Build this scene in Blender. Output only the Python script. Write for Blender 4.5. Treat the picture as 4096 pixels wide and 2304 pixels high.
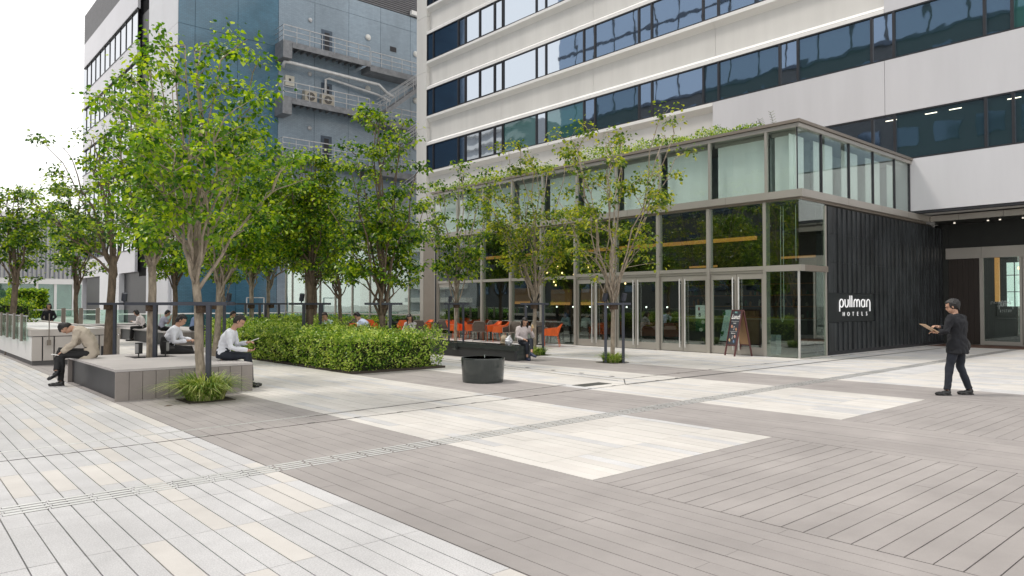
import bpy, math, random
import numpy as np
from mathutils import Vector, Matrix, noise

for o in list(bpy.data.objects): bpy.data.objects.remove(o)
S = bpy.context.scene
C = S.collection
R = math.radians

# ------------------------------------------------------------------ camera
PITCH = math.atan(64/2869); AZ = R(48.573)
cam_d = bpy.data.cameras.new('camera'); cam = bpy.data.objects.new('camera', cam_d); C.objects.link(cam)
cam.location = (0, 0, 1.6)
cam.rotation_euler = Vector((math.cos(PITCH)*math.cos(AZ), math.cos(PITCH)*math.sin(AZ), math.sin(PITCH))).to_track_quat('-Z', 'Y').to_euler()
cam_d.sensor_width = 36; cam_d.lens = 2869/4096*36; cam_d.clip_start = 0.1; cam_d.clip_end = 3000
S.camera = cam
S.render.resolution_x = 1024; S.render.resolution_y = 576

# ------------------------------------------------------------------ sky, sun, exposure
SUN_EL, SUN_AZ = R(58), math.atan2(0.75, -0.66)     # sun stands left of the view
world = bpy.data.worlds.new('World'); S.world = world; world.use_nodes = True
wn = world.node_tree; wn.nodes.clear()
wo = wn.nodes.new('ShaderNodeOutputWorld'); wb = wn.nodes.new('ShaderNodeBackground')
sky = wn.nodes.new('ShaderNodeTexSky'); sky.sky_type = 'NISHITA'; sky.sun_disc = False
sky.sun_elevation = SUN_EL; sky.sun_rotation = math.pi/2 - SUN_AZ
sky.air_density = 1.0; sky.dust_density = 2.0
wm = wn.nodes.new('ShaderNodeMix'); wm.data_type = 'RGBA'; wm.inputs['Factor'].default_value = 0.84
wm.inputs['B'].default_value = (11.3, 11.0, 10.6, 1)       # even white cloud deck
wn.links.new(sky.outputs[0], wm.inputs['A']); wn.links.new(wm.outputs['Result'], wb.inputs['Color'])
wb.inputs['Strength'].default_value = 0.115
wn.links.new(wb.outputs[0], wo.inputs[0])
sl = bpy.data.lights.new('sun', 'SUN'); sl.energy = 1.5; sl.angle = R(10); sl.color = (1, 0.94, 0.86)
so = bpy.data.objects.new('sun', sl); C.objects.link(so); so.location = (-10, 20, 60)
so.rotation_euler = Vector((math.cos(SUN_EL)*math.cos(SUN_AZ), math.cos(SUN_EL)*math.sin(SUN_AZ), math.sin(SUN_EL))).to_track_quat('Z', 'Y').to_euler()
vs = S.view_settings; vs.view_transform = 'Standard'; vs.look = 'None'; vs.gamma = 1; vs.exposure = 0.34; vs.use_curve_mapping = False

# ------------------------------------------------------------------ materials
MATS = {}
def mat(name, col, rough=0.6, metal=0.0, var=0.12, scale=3.0, bump=0.0, bscale=60.0, speck=0.0, emit=None, spec=0.5, col2=None, rnd=0.0, stretch=None):
    if name in MATS: return MATS[name]
    m = bpy.data.materials.new(name); m.use_nodes = True; MATS[name] = m
    nt = m.node_tree; N = nt.nodes; L = nt.links
    b = N['Principled BSDF']; b.inputs['Roughness'].default_value = rough; b.inputs['Metallic'].default_value = metal
    b.inputs['Specular IOR Level'].default_value = spec
    geo = N.new('ShaderNodeNewGeometry')
    pos = geo.outputs['Position']
    if stretch:
        mp = N.new('ShaderNodeMapping'); mp.inputs['Scale'].default_value = stretch
        L.new(pos, mp.inputs['Vector']); pos = mp.outputs[0]
    n1 = N.new('ShaderNodeTexNoise'); n1.inputs['Scale'].default_value = scale; n1.inputs['Detail'].default_value = 6; n1.inputs['Roughness'].default_value = 0.62
    L.new(pos, n1.inputs['Vector'])
    mix = N.new('ShaderNodeMix'); mix.data_type = 'RGBA'
    c2 = col2 or tuple(c*(1-var*1.6) for c in col)
    c1 = tuple(min(1, c*(1+var*0.6)) for c in col)
    mix.inputs['A'].default_value = (*c2, 1); mix.inputs['B'].default_value = (*c1, 1)
    rp = N.new('ShaderNodeMapRange'); rp.inputs['From Min'].default_value = 0.3; rp.inputs['From Max'].default_value = 0.7
    L.new(n1.outputs['Fac'], rp.inputs['Value']); L.new(rp.outputs[0], mix.inputs['Factor'])
    out = mix.outputs['Result']
    if speck:
        n2 = N.new('ShaderNodeTexNoise'); n2.inputs['Scale'].default_value = 95; n2.inputs['Detail'].default_value = 3
        L.new(geo.outputs['Position'], n2.inputs['Vector'])
        r2 = N.new('ShaderNodeMapRange'); r2.inputs['From Min'].default_value = 0.38; r2.inputs['From Max'].default_value = 0.62
        r2.inputs['To Min'].default_value = 1-speck; r2.inputs['To Max'].default_value = 1+speck*0.5
        L.new(n2.outputs['Fac'], r2.inputs['Value'])
        mm = N.new('ShaderNodeVectorMath'); mm.operation = 'SCALE'
        L.new(out, mm.inputs[0]); L.new(r2.outputs[0], mm.inputs['Scale']); out = mm.outputs[0]
    if speck:
        n5 = N.new('ShaderNodeTexNoise'); n5.inputs['Scale'].default_value = 0.35; n5.inputs['Detail'].default_value = 8; n5.inputs['Roughness'].default_value = .7
        L.new(geo.outputs['Position'], n5.inputs['Vector'])
        r5 = N.new('ShaderNodeMapRange'); r5.inputs['From Min'].default_value = 0.35; r5.inputs['From Max'].default_value = 0.65; r5.inputs['To Min'].default_value = .84; r5.inputs['To Max'].default_value = 1.04
        L.new(n5.outputs['Fac'], r5.inputs['Value']); m5 = N.new('ShaderNodeVectorMath'); m5.operation = 'SCALE'
        L.new(out, m5.inputs[0]); L.new(r5.outputs[0], m5.inputs['Scale']); out = m5.outputs[0]
    if rnd:
        oi = N.new('ShaderNodeNewGeometry')
        oo = N.new('ShaderNodeObjectInfo'); ad = N.new('ShaderNodeMath'); ad.operation = 'ADD'
        L.new(oi.outputs['Random Per Island'], ad.inputs[0]); L.new(oo.outputs['Random'], ad.inputs[1])
        fr = N.new('ShaderNodeMath'); fr.operation = 'FRACT'; L.new(ad.outputs[0], fr.inputs[0])
        r3 = N.new('ShaderNodeMapRange'); r3.inputs['To Min'].default_value = 1-rnd; r3.inputs['To Max'].default_value = 1+rnd
        L.new(fr.outputs[0], r3.inputs['Value'])
        m3 = N.new('ShaderNodeVectorMath'); m3.operation = 'SCALE'
        L.new(out, m3.inputs[0]); L.new(r3.outputs[0], m3.inputs['Scale']); out = m3.outputs[0]
    L.new(out, b.inputs['Base Color'])
    if bump:
        n3 = N.new('ShaderNodeTexNoise'); n3.inputs['Scale'].default_value = bscale; n3.inputs['Detail'].default_value = 5
        L.new(pos, n3.inputs['Vector'])
        bp = N.new('ShaderNodeBump'); bp.inputs['Strength'].default_value = bump; bp.inputs['Distance'].default_value = 0.01
        L.new(n3.outputs['Fac'], bp.inputs['Height']); L.new(bp.outputs[0], b.inputs['Normal'])
    if emit:
        b.inputs['Emission Color'].default_value = (*emit[:3], 1); b.inputs['Emission Strength'].default_value = emit[3]
    return m

def glass(name, tint=(0.5, 0.68, 0.6), base=0.05, boost=1.4, gl=(0.95, 1, 0.98), wob=0.0):
    """thin architectural glass: tinted see-through pane with a Fresnel mirror on it"""
    if name in MATS: return MATS[name]
    m = bpy.data.materials.new(name); m.use_nodes = True; MATS[name] = m
    nt = m.node_tree; N = nt.nodes; L = nt.links; N.clear()
    o = N.new('ShaderNodeOutputMaterial'); mx = N.new('ShaderNodeMixShader'); t = N.new('ShaderNodeBsdfTransparent'); g = N.new('ShaderNodeBsdfGlossy')
    t.inputs[0].default_value = (*tint, 1); g.inputs['Color'].default_value = (*gl, 1); g.inputs['Roughness'].default_value = 0.0
    lw = N.new('ShaderNodeLayerWeight'); lw.inputs['Blend'].default_value = 0.5
    f = N.new('ShaderNodeMath'); f.operation = 'POWER'; f.inputs[1].default_value = 4.0; L.new(lw.outputs['Facing'], f.inputs[0])
    ma = N.new('ShaderNodeMath'); ma.operation = 'MULTIPLY_ADD'; ma.use_clamp = True
    ma.inputs[1].default_value = boost; ma.inputs[2].default_value = base
    L.new(f.outputs[0], ma.inputs[0]); L.new(ma.outputs[0], mx.inputs[0]); L.new(t.outputs[0], mx.inputs[1]); L.new(g.outputs[0], mx.inputs[2])
    if wob:
        ge = N.new('ShaderNodeNewGeometry'); n = N.new('ShaderNodeTexNoise'); n.inputs['Scale'].default_value = 0.5; n.inputs['Detail'].default_value = 1
        L.new(ge.outputs['Position'], n.inputs['Vector'])
        bp = N.new('ShaderNodeBump'); bp.inputs['Strength'].default_value = wob; bp.inputs['Distance'].default_value = 0.05
        L.new(n.outputs['Fac'], bp.inputs['Height']); L.new(bp.outputs[0], g.inputs['Normal'])
    L.new(mx.outputs[0], o.inputs[0])
    return m

def coated(name, inner, refl, fac, wob=0.25, rough=0.02, vary=0.0):
    """coated office glass seen from outside: dim room tone plus a slightly wavy mirror"""
    if name in MATS: return MATS[name]
    m = bpy.data.materials.new(name); m.use_nodes = True; MATS[name] = m
    nt = m.node_tree; N = nt.nodes; L = nt.links; N.clear()
    o = N.new('ShaderNodeOutputMaterial'); mx = N.new('ShaderNodeMixShader'); d = N.new('ShaderNodeBsdfDiffuse'); g = N.new('ShaderNodeBsdfGlossy')
    d.inputs[0].default_value = (*inner, 1); g.inputs['Color'].default_value = (*refl, 1); g.inputs['Roughness'].default_value = rough
    mx.inputs[0].default_value = fac
    ge = N.new('ShaderNodeNewGeometry'); n = N.new('ShaderNodeTexNoise'); n.inputs['Scale'].default_value = 0.9; n.inputs['Detail'].default_value = 1.5
    oi = N.new('ShaderNodeObjectInfo'); va = N.new('ShaderNodeVectorMath'); va.operation = 'ADD'
    sc = N.new('ShaderNodeMath'); sc.operation = 'MULTIPLY'; sc.inputs[1].default_value = 50
    L.new(oi.outputs['Random'], sc.inputs[0]); L.new(ge.outputs['Position'], va.inputs[0]); L.new(sc.outputs[0], va.inputs[1]); L.new(va.outputs[0], n.inputs['Vector'])
    bp = N.new('ShaderNodeBump'); bp.inputs['Strength'].default_value = wob; bp.inputs['Distance'].default_value = 0.06
    L.new(n.outputs['Fac'], bp.inputs['Height']); L.new(bp.outputs[0], g.inputs['Normal'])
    L.new(mx.outputs[0], o.inputs[0]); L.new(d.outputs[0], mx.inputs[1]); L.new(g.outputs[0], mx.inputs[2])
    return m

def leafmat(name, dark, mid, light, trans=0.35):
    if name in MATS: return MATS[name]
    m = bpy.data.materials.new(name); m.use_nodes = True; MATS[name] = m
    nt = m.node_tree; N = nt.nodes; L = nt.links; N.clear()
    o = N.new('ShaderNodeOutputMaterial'); ge = N.new('ShaderNodeNewGeometry'); cr = N.new('ShaderNodeValToRGB')
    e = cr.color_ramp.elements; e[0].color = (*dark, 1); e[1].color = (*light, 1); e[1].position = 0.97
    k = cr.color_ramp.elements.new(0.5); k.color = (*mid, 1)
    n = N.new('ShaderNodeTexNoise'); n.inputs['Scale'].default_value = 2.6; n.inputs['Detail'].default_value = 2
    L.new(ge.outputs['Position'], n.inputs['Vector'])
    mr = N.new('ShaderNodeMapRange'); mr.inputs['From Min'].default_value = .3; mr.inputs['From Max'].default_value = .7; mr.inputs['To Min'].default_value = -.38; mr.inputs['To Max'].default_value = .34  # lit and shaded leaf clumps put into the colour by this noise
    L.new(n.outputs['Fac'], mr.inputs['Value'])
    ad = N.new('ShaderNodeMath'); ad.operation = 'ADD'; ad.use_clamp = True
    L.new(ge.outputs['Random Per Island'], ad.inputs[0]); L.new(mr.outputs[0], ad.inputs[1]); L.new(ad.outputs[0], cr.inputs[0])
    d = N.new('ShaderNodeBsdfPrincipled'); d.inputs['Roughness'].default_value = 0.34; L.new(cr.outputs[0], d.inputs['Base Color'])
    t = N.new('ShaderNodeBsdfTranslucent')
    hs = N.new('ShaderNodeMix'); hs.data_type = 'RGBA'; hs.blend_type = 'MULTIPLY'; hs.inputs['Factor'].default_value = 1; hs.inputs['B'].default_value = (1.5, 1.45, 0.5, 1)
    L.new(cr.outputs[0], hs.inputs['A']); L.new(hs.outputs['Result'], t.inputs[0])
    mx = N.new('ShaderNodeMixShader'); mx.inputs[0].default_value = trans
    L.new(d.outputs[0], mx.inputs[1]); L.new(t.outputs[0], mx.inputs[2]); L.new(mx.outputs[0], o.inputs[0])
    return m

M_gran = mat('white_granite', (0.605, 0.60, 0.602), 0.8, var=0.09, scale=1.3, bump=0.25, bscale=120, speck=0.13, rnd=0.035)
M_beige = mat('beige_granite', (0.625, 0.597, 0.562), 0.8, var=0.05, scale=1.1, bump=0.1, bscale=120, speck=0.035, rnd=0.035)
M_cream = mat('cream_granite', (0.645, 0.62, 0.585), 0.8, var=0.05, scale=1.1, bump=0.1, bscale=120, speck=0.03, rnd=0.03)
M_plank = mat('taupe_stone', (0.365, 0.338, 0.326), 0.75, var=0.09, scale=0.9, bump=0.06, bscale=90, speck=0.03, rnd=0.03)
M_joint = mat('dark_joint', (0.06, 0.055, 0.05), 0.95)
M_conc = mat('concrete', (0.42, 0.41, 0.39), 0.85, scale=0.4)
M_steel = mat('brushed_steel', (0.72, 0.72, 0.70), 0.42, 0.6, var=0.1)
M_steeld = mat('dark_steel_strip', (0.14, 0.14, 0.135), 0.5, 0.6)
M_white = mat('white_panel', (0.66, 0.65, 0.625), 0.55, var=0.06, scale=0.9, stretch=(1, 1, .12), rnd=0.012)
M_whiteg = mat('grey_white_panel', (0.60, 0.60, 0.625), 0.4, var=0.045, scale=0.7, stretch=(1, 1, .15), rnd=0.012)
M_sill = mat('white_sill', (0.8, 0.795, 0.78), 0.5, var=0.03, scale=0.6)
M_frame = mat('black_window_frame', (0.035, 0.036, 0.042), 0.45, 0.3)
M_champ = mat('champagne_metal', (0.46, 0.435, 0.395), 0.42, 0.55, var=0.05, scale=0.8)
M_brown = mat('bronze_panel', (0.27, 0.235, 0.20), 0.45, 0.4, var=0.05)
M_black = mat('black_slate', (0.036, 0.041, 0.045), 0.42, var=0.4, scale=2.5, bump=0.3, bscale=25, spec=0.4, stretch=(1, 1, .35))
M_blackg = mat('polished_black_granite', (0.045, 0.052, 0.05), 0.06, var=0.05, scale=8)
M_dark = mat('dark_interior', (0.02, 0.022, 0.02), 0.7)
M_glassG = glass('green_storefront_glass', (0.80, 0.88, 0.83), 0.14, 1.3, wob=0.05)
M_glassU = glass('upper_glass', (0.91, 0.955, 0.94), 0.05, 1.2, wob=0.06)
M_glassR = glass('railing_glass', (0.80, 0.93, 0.87), 0.03, 1.0)
M_glassL = glass('lobby_glass', (0.66, 0.82, 0.76), 0.16, 1.6, wob=0.1)
M_blind = mat('pale_roller_blind', (0.84, 0.88, 0.86), 0.9, var=0.06, scale=0.6, stretch=(1, 2.5, .3))
M_wood = mat('warm_timber', (0.35, 0.16, 0.05), 0.5, scale=4, stretch=(1, 1, 8), var=.3)
M_post = mat('charcoal_post', (0.05, 0.056, 0.075), 0.45, 0.2)
M_bark = mat('grey_bark', (0.36, 0.30, 0.235), 0.9, var=0.35, scale=14, bump=0.8, bscale=30, stretch=(1, 1, .4))
M_barkd = mat('brown_bark', (0.16, 0.12, 0.085), 0.9, var=0.35, scale=14, bump=0.8, bscale=30, stretch=(1, 1, .4))
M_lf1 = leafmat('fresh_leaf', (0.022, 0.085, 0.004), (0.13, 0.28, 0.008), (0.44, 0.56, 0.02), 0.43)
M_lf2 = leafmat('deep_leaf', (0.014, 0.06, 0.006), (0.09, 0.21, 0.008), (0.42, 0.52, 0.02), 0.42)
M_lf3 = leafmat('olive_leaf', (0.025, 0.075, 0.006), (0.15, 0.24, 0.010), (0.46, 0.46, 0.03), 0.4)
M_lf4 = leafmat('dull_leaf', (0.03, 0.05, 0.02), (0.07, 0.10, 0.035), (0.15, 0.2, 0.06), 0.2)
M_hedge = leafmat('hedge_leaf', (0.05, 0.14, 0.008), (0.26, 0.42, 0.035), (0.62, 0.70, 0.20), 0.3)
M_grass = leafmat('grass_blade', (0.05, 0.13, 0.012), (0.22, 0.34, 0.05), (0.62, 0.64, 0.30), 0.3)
M_soil = mat('soil', (0.05, 0.04, 0.03), 0.95, bump=.6, bscale=40)
M_black_pl = mat('black_plastic', (0.02, 0.02, 0.022), 0.45)

# ------------------------------------------------------------------ mesh helpers
class MB:
    def __init__(s): s.v = []; s.f = []; s.m = []
    def add(s, vs_, fs, mi=0):
        o = len(s.v); s.v += [tuple(v) for v in vs_]; s.f += [tuple(i+o for i in f) for f in fs]; s.m += [mi]*len(fs); return s
    def box(s, x0, x1, y0, y1, z0, z1, mi=0):
        return s.add([(x0,y0,z0),(x1,y0,z0),(x1,y1,z0),(x0,y1,z0),(x0,y0,z1),(x1,y0,z1),(x1,y1,z1),(x0,y1,z1)],
                     [(0,3,2,1),(4,5,6,7),(0,1,5,4),(1,2,6,5),(2,3,7,6),(3,0,4,7)], mi)
    def bar(s, p0, p1, w, h=None, up=(0,0,1), mi=0):
        p0, p1 = Vector(p0), Vector(p1); d = (p1-p0).normalized(); u = Vector(up)
        if abs(d.dot(u)) > .98: u = Vector((1,0,0))
        r = d.cross(u).normalized(); u = r.cross(d); h = h or w
        a, b = r*w/2, u*h/2
        vs_ = [p0-a-b, p0+a-b, p0+a+b, p0-a+b, p1-a-b, p1+a-b, p1+a+b, p1-a+b]
        return s.add(vs_, [(0,1,2,3),(4,7,6,5),(0,4,5,1),(1,5,6,2),(2,6,7,3),(3,7,4,0)], mi)
    def tube(s, pts, rad, n=8, caps=True, mi=0):
        pts = [Vector(p) for p in pts]
        if not isinstance(rad, (list, tuple)): rad = [rad]*len(pts)
        vs_ = []; u = None
        for i, p in enumerate(pts):
            d = (pts[min(i+1, len(pts)-1)]-pts[max(i-1, 0)])
            d = d.normalized() if d.length > 1e-9 else Vector((0,0,1))
            if u is None: u = d.orthogonal().normalized()
            u = (u-d*u.dot(d)); u = u.normalized() if u.length > 1e-6 else d.orthogonal().normalized()
            w = d.cross(u)
            for k in range(n):
                a = 2*math.pi*k/n; vs_.append(p+(u*math.cos(a)+w*math.sin(a))*rad[i])
        fs = [(i*n+k, i*n+(k+1)%n, (i+1)*n+(k+1)%n, (i+1)*n+k) for i in range(len(pts)-1) for k in range(n)]
        if caps: fs += [tuple(range(n-1, -1, -1)), tuple((len(pts)-1)*n+k for k in range(n))]
        return s.add(vs_, fs, mi)
    def ell(s, c, r, rot=None, n=14, m=9, mi=0):
        c = Vector(c); vs_ = []; rot = rot or Matrix.Identity(3)
        for i in range(1, m):
            t = math.pi*i/m
            for k in range(n):
                a = 2*math.pi*k/n
                vs_.append(c+rot@Vector((r[0]*math.sin(t)*math.cos(a), r[1]*math.sin(t)*math.sin(a), r[2]*math.cos(t))))
        vs_ += [c+rot@Vector((0,0,r[2])), c+rot@Vector((0,0,-r[2]))]
        fs = [(i*n+k, (i+1)*n+k, (i+1)*n+(k+1)%n, i*n+(k+1)%n) for i in range(m-2) for k in range(n)]
        T = (m-1)*n
        fs += [(T, k, (k+1)%n) for k in range(n)] + [(T+1, (m-2)*n+(k+1)%n, (m-2)*n+k) for k in range(n)]
        return s.add(vs_, fs, mi)
    def loft(s, rings, n=16, p=2.4, mi=0):
        """rings: (centre, axis_a, axis_b, a, b)"""
        vs_ = []
        for c, A, B, a, b in rings:
            c, A, B = Vector(c), Vector(A).normalized(), Vector(B).normalized()
            for k in range(n):
                t = 2*math.pi*k/n; ct, st = math.cos(t), math.sin(t)
                vs_.append(c+A*a*math.copysign(abs(ct)**(2/p), ct)+B*b*math.copysign(abs(st)**(2/p), st))
        q = len(rings)
        fs = [(i*n+k, i*n+(k+1)%n, (i+1)*n+(k+1)%n, (i+1)*n+k) for i in range(q-1) for k in range(n)]
        fs += [tuple(range(n-1, -1, -1)), tuple((q-1)*n+k for k in range(n))]
        return s.add(vs_, fs, mi)
    def ext(s, prof, axis, a0, a1, mi=0):
        """profile polygon extruded along axis ('y': prof=(x,z), 'x': prof=(y,z), 'z': prof=(x,y))"""
        n = len(prof)
        def P(p, a): return {'y': (p[0], a, p[1]), 'x': (a, p[0], p[1]), 'z': (p[0], p[1], a)}[axis]
        vs_ = [P(p, a0) for p in prof]+[P(p, a1) for p in prof]
        fs = [(k, (k+1)%n, n+(k+1)%n, n+k) for k in range(n)]+[tuple(range(n-1, -1, -1)), tuple(range(n, 2*n))]
        return s.add(vs_, fs, mi)
    def mesh(s, name, m, off=None, smooth=False):
        me = bpy.data.meshes.new(name)
        v = s.v if off is None else [(a-off[0], b-off[1], c-off[2]) for a, b, c in s.v]
        me.from_pydata(v, [], s.f)
        for x in (m if isinstance(m, (list, tuple)) else [m]): me.materials.append(x)
        if any(s.m): me.polygons.foreach_set('material_index', s.m)
        if smooth: me.polygons.foreach_set('use_smooth', [True]*len(s.f))
        bmn = __import__('bmesh').new(); bmn.from_mesh(me); __import__('bmesh').ops.recalc_face_normals(bmn, faces=bmn.faces); bmn.to_mesh(me); bmn.free()
        me.update(); return me
    def obj(s, name, m, parent=None, world=True, smooth=False, label=None):
        off = None
        if parent is not None and world:
            p = parent; off = Vector((0,0,0))
            while p is not None: off = off+p.location; p = p.parent
        o = bpy.data.objects.new(name, s.mesh(name, m, off, smooth)); C.objects.link(o)
        if parent is not None: o.parent = parent
        if label: o['label'] = label
        return o

def tag(o, label, cat, group=None, kind=None):
    if label: o['label'] = label
    if cat: o['category'] = cat
    if group: o['group'] = group
    if kind: o['kind'] = kind
    return o
def thing(name, loc, label, cat, group=None, rz=0):
    o = bpy.data.objects.new(name, None); C.objects.link(o); o.location = loc; o.rotation_euler = (0, 0, rz); o.empty_display_size = .2
    return tag(o, label, cat, group)
def struct(name, mb=None, m=None):
    if mb is None: o = bpy.data.objects.new(name, None); C.objects.link(o)
    else: o = mb.obj(name, m)
    o['kind'] = 'structure'; return o
def copy_tree(o, parent=None):
    c = o.copy(); C.objects.link(c); c.parent = parent
    for ch in o.children: copy_tree(ch, c)
    return c
BOX = {}
def boxpart(name, x0, x1, y0, y1, z0, z1, m, parent, bev=0.0):
    """one box object sharing mesh data with equal boxes"""
    key = (round(x1-x0, 3), round(y1-y0, 3), round(z1-z0, 3), m.name)
    if key not in BOX:
        a, b, c = (x1-x0)/2, (y1-y0)/2, (z1-z0)/2
        BOX[key] = MB().box(-a, a, -b, b, -c, c).mesh(name, m)
    o = bpy.data.objects.new(name, BOX[key]); C.objects.link(o); o.parent = parent
    p = parent; off = Vector((0,0,0))
    while p is not None: off = off+p.location; p = p.parent
    o.location = Vector(((x0+x1)/2, (y0+y1)/2, (z0+z1)/2))-off
    return o
rng = random.Random(7)
WORK = bpy.data.scenes.new('workbench')
def bake(o):
    """evaluate an object's modifiers / text in a small side scene (fast) and return its mesh"""
    for c in list(o.users_collection): c.objects.unlink(o)
    WORK.collection.objects.link(o); vl = WORK.view_layers[0]; vl.update(); dg = vl.depsgraph; dg.update()
    me = bpy.data.meshes.new_from_object(o.evaluated_get(dg)); bpy.data.objects.remove(o); return me

# ================================================================== GROUND
struct('ground', MB().box(-400, 600, -400, 600, -0.4, -0.035), M_conc)
PIECES = {}
def field(key, x0, x1, y0, y1, w, ln, along, gap, choose, shift=lambda i: 0.0):
    """cut a rectangle into long slabs; w across, ln along the 'along' axis"""
    L = PIECES.setdefault(key, [])
    a0, a1, b0, b1 = (x0, x1, y0, y1) if along == 'y' else (y0, y1, x0, x1)
    n = max(1, round((a1-a0)/w)); ww = (a1-a0)/n
    for i in range(n):
        u0 = a0+i*ww
        s = shift(i); j = math.floor((b0-s)/ln)
        while True:
            v0, v1 = max(b0, s+j*ln), min(b1, s+(j+1)*ln); j += 1
            if v0 >= b1: break
            if v1-v0 < .03: continue
            g = gap/2
            r = (u0+g, u0+ww-g, v0+g*.6, v1-g*.6)
            if along == 'x': r = (r[2], r[3], r[0], r[1])
            dz = rng.uniform(-.0012, .0012)
            L.append((r, choose(i, j), dz))
def pave(name, key, part, mats, light=None):
    s = struct(name); L = PIECES[key]
    def size(e):
        (x0, x1, y0, y1), _, _ = e; cx, cy = (x0+x1)/2, (y0+y1)/2
        d = cx*math.cos(AZ)+cy*math.sin(AZ); u = cx*math.sin(AZ)-cy*math.cos(AZ)
        if d < 3.6 or abs(u) > d*.80: return 1e6+abs(u)+abs(d)
        return d/((x1-x0)*(y1-y0))**.25
    L.sort(key=size)
    for (x0, x1, y0, y1), mi, dz in L[:300]:
        boxpart(part, x0, x1, y0, y1, -.03+dz, dz, mats[mi], s)
    if L[300:]:
        mb = MB()
        for (x0, x1, y0, y1), mi, dz in L[300:]:
            mb.box(x0, x1, y0, y1, -.03, dz, mi)
        o = mb.obj(part+'_field', mats, s); o['kind'] = 'stuff'
    return s
runs = {}
def left_choose(i, j):
    k = (i, j//3 if i % 3 else (j+1)//3)
    if k not in runs: runs[k] = 1 if rng.random() < .42 else 0
    if i >= 20: return 0 if rng.random() < .75 else 1
    return runs[k] if rng.random() < .85 else 1-runs[k]
def cream_choose(i, j):
    return 2 if (rng.random() < .10 or ((i*7+(j//3)*5) % 11 == 0)) else (1 if rng.random() < .3 else 0)
def white_choose(i, j): return 2 if rng.random() < .45 else 0
def one(i, j): return 0
field('a', -6.2, 2.893, 2.0, 64, .158, .968, 'y', .009, left_choose, lambda i: .39 if i % 5 else .39)
field('b', 2.9, 4.877, 1.2, 60, .1648, 2.18, 'y', .006, one, lambda i: .37+(0 if i % 2 else 1.09))
field('d', 4.883, 8.097, -3, 4.427, .1655, 2.13, 'x', .009, one, lambda i: 5.83+(0 if i % 2 else 1.065))
field('b', 8.103, 9.997, -2, 14.0, .1648, 2.18, 'y', .004, one, lambda i: .37+(0 if i % 2 else 1.09))
field('b', 8.103, 9.997, 14.0, 30, .1648, 2.18, 'y', .004, one, lambda i: .37+(0 if i % 2 else 1.09))
field('d', 10.003, 13.147, -3, 4.447, .1655, 2.13, 'x', .007, one, lambda i: 5.83+(0 if i % 2 else 1.065))
field('b', 13.153, 15.147, -3, 60, .1648, 2.18, 'y', .003, one, lambda i: .37+(0 if i % 2 else 1.09))
field('c', 4.883, 8.097, 4.433, 46, .162, .968, 'y', .005, cream_choose, lambda i: .39)
field('c', 10.003, 13.147, 4.453, 46, .162, .968, 'y', .004, cream_choose, lambda i: .39)
field('e', 15.153, 31.9, -6, 46, .30, .968, 'y', .003, white_choose, lambda i: .39)
field('e', 8.103, 9.997, 30.0, 46, .30, .968, 'y', .003, white_choose, lambda i: .39)
pave('granite_paving', 'a', 'paver', [M_gran, M_beige])
pave('stone_plank_strips', 'b', 'plank', [M_plank])
pave('stone_plank_bays', 'd', 'plank', [M_plank])
pave('cream_paving', 'c', 'paver', [M_cream, M_beige, M_gran])
pave('white_paving', 'e', 'paver', [M_cream, M_cream, M_gran])
PIECES.clear()
struct('paving_bed', MB().box(-6.3, 31.95, -6.1, 64.1, -.034, -.024), M_joint)
# drain channels: a steel slot and a line of narrow joint with small inspection plates
def strip(name, p0, p1, w, m, z=.004, seg=None):
    s = struct(name); p0, p1 = Vector((*p0, 0)), Vector((*p1, 0)); L = (p1-p0).length; n = max(1, int(L/(seg or 1.0))); d = (p1-p0)/n
    for i in range(n):
        a, b = p0+d*i, p0+d*(i+1)-d.normalized()*.008
        MB().bar((a.x, a.y, z-.01), (b.x, b.y, z-.01), w, .02).obj('channel_cover', m, s)
    return s
strip('drain_channel', (-2, 9.32), (4.6, 9.63), .045, M_steel)
strip('drain_channel', (4.61, 9.63), (10.2, 10.0), .04, M_conc)
strip('slot_drain', (-2, 8.83), (11.1, 9.22), .014, M_joint, .0035)
strip('slot_drain', (4.61, 9.575), (10.2, 9.95), .012, M_joint, .0035)
strip('slot_drain', (11.9, 9.93), (31.0, 9.92), .016, M_joint, .0035)
strip('drain_channel', (11.15, 9.22), (31.2, 9.24), .075, M_steeld)
strip('slot_drain', (12.35, 16.9), (11.9, 9.95), .014, M_joint, .0035)
strip('slot_drain', (12.0, 16.9), (11.55, 9.75), .014, M_joint, .0035)
strip('slot_drain', (11.15, 9.23), (11.95, 9.93), .02, M_steeld, .0042)
s = struct('drain_grate')
boxpart('grate', 10.25, 11.05, 9.50, 9.84, -.01, .0045, M_steeld, s)
s = struct('inspection_plates')
for i in range(19):
    x = .1+i*1.15*.62; y = 8.9+.03*x
    MB().loft([((x, y, -.01), (1, 0, 0), (0, 1, 0), .055, .018), ((x, y, .0065), (1, 0, 0), (0, 1, 0), .055, .018)], 12, 2).obj('plate', M_steel if x < 3.5 else M_steeld, s)
for i in range(14):
    x = 12.6+i*1.3; MB().box(x-.05, x+.05, 9.91, 9.945, -.01, .006).obj('plate', M_joint, s)
for i in range(7):
    y = 10.4+i*.95; MB().box(12.13+.03*i, 12.2+.03*i, y, y+.1, -.01, .006).obj('plate', M_joint, s)
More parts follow.
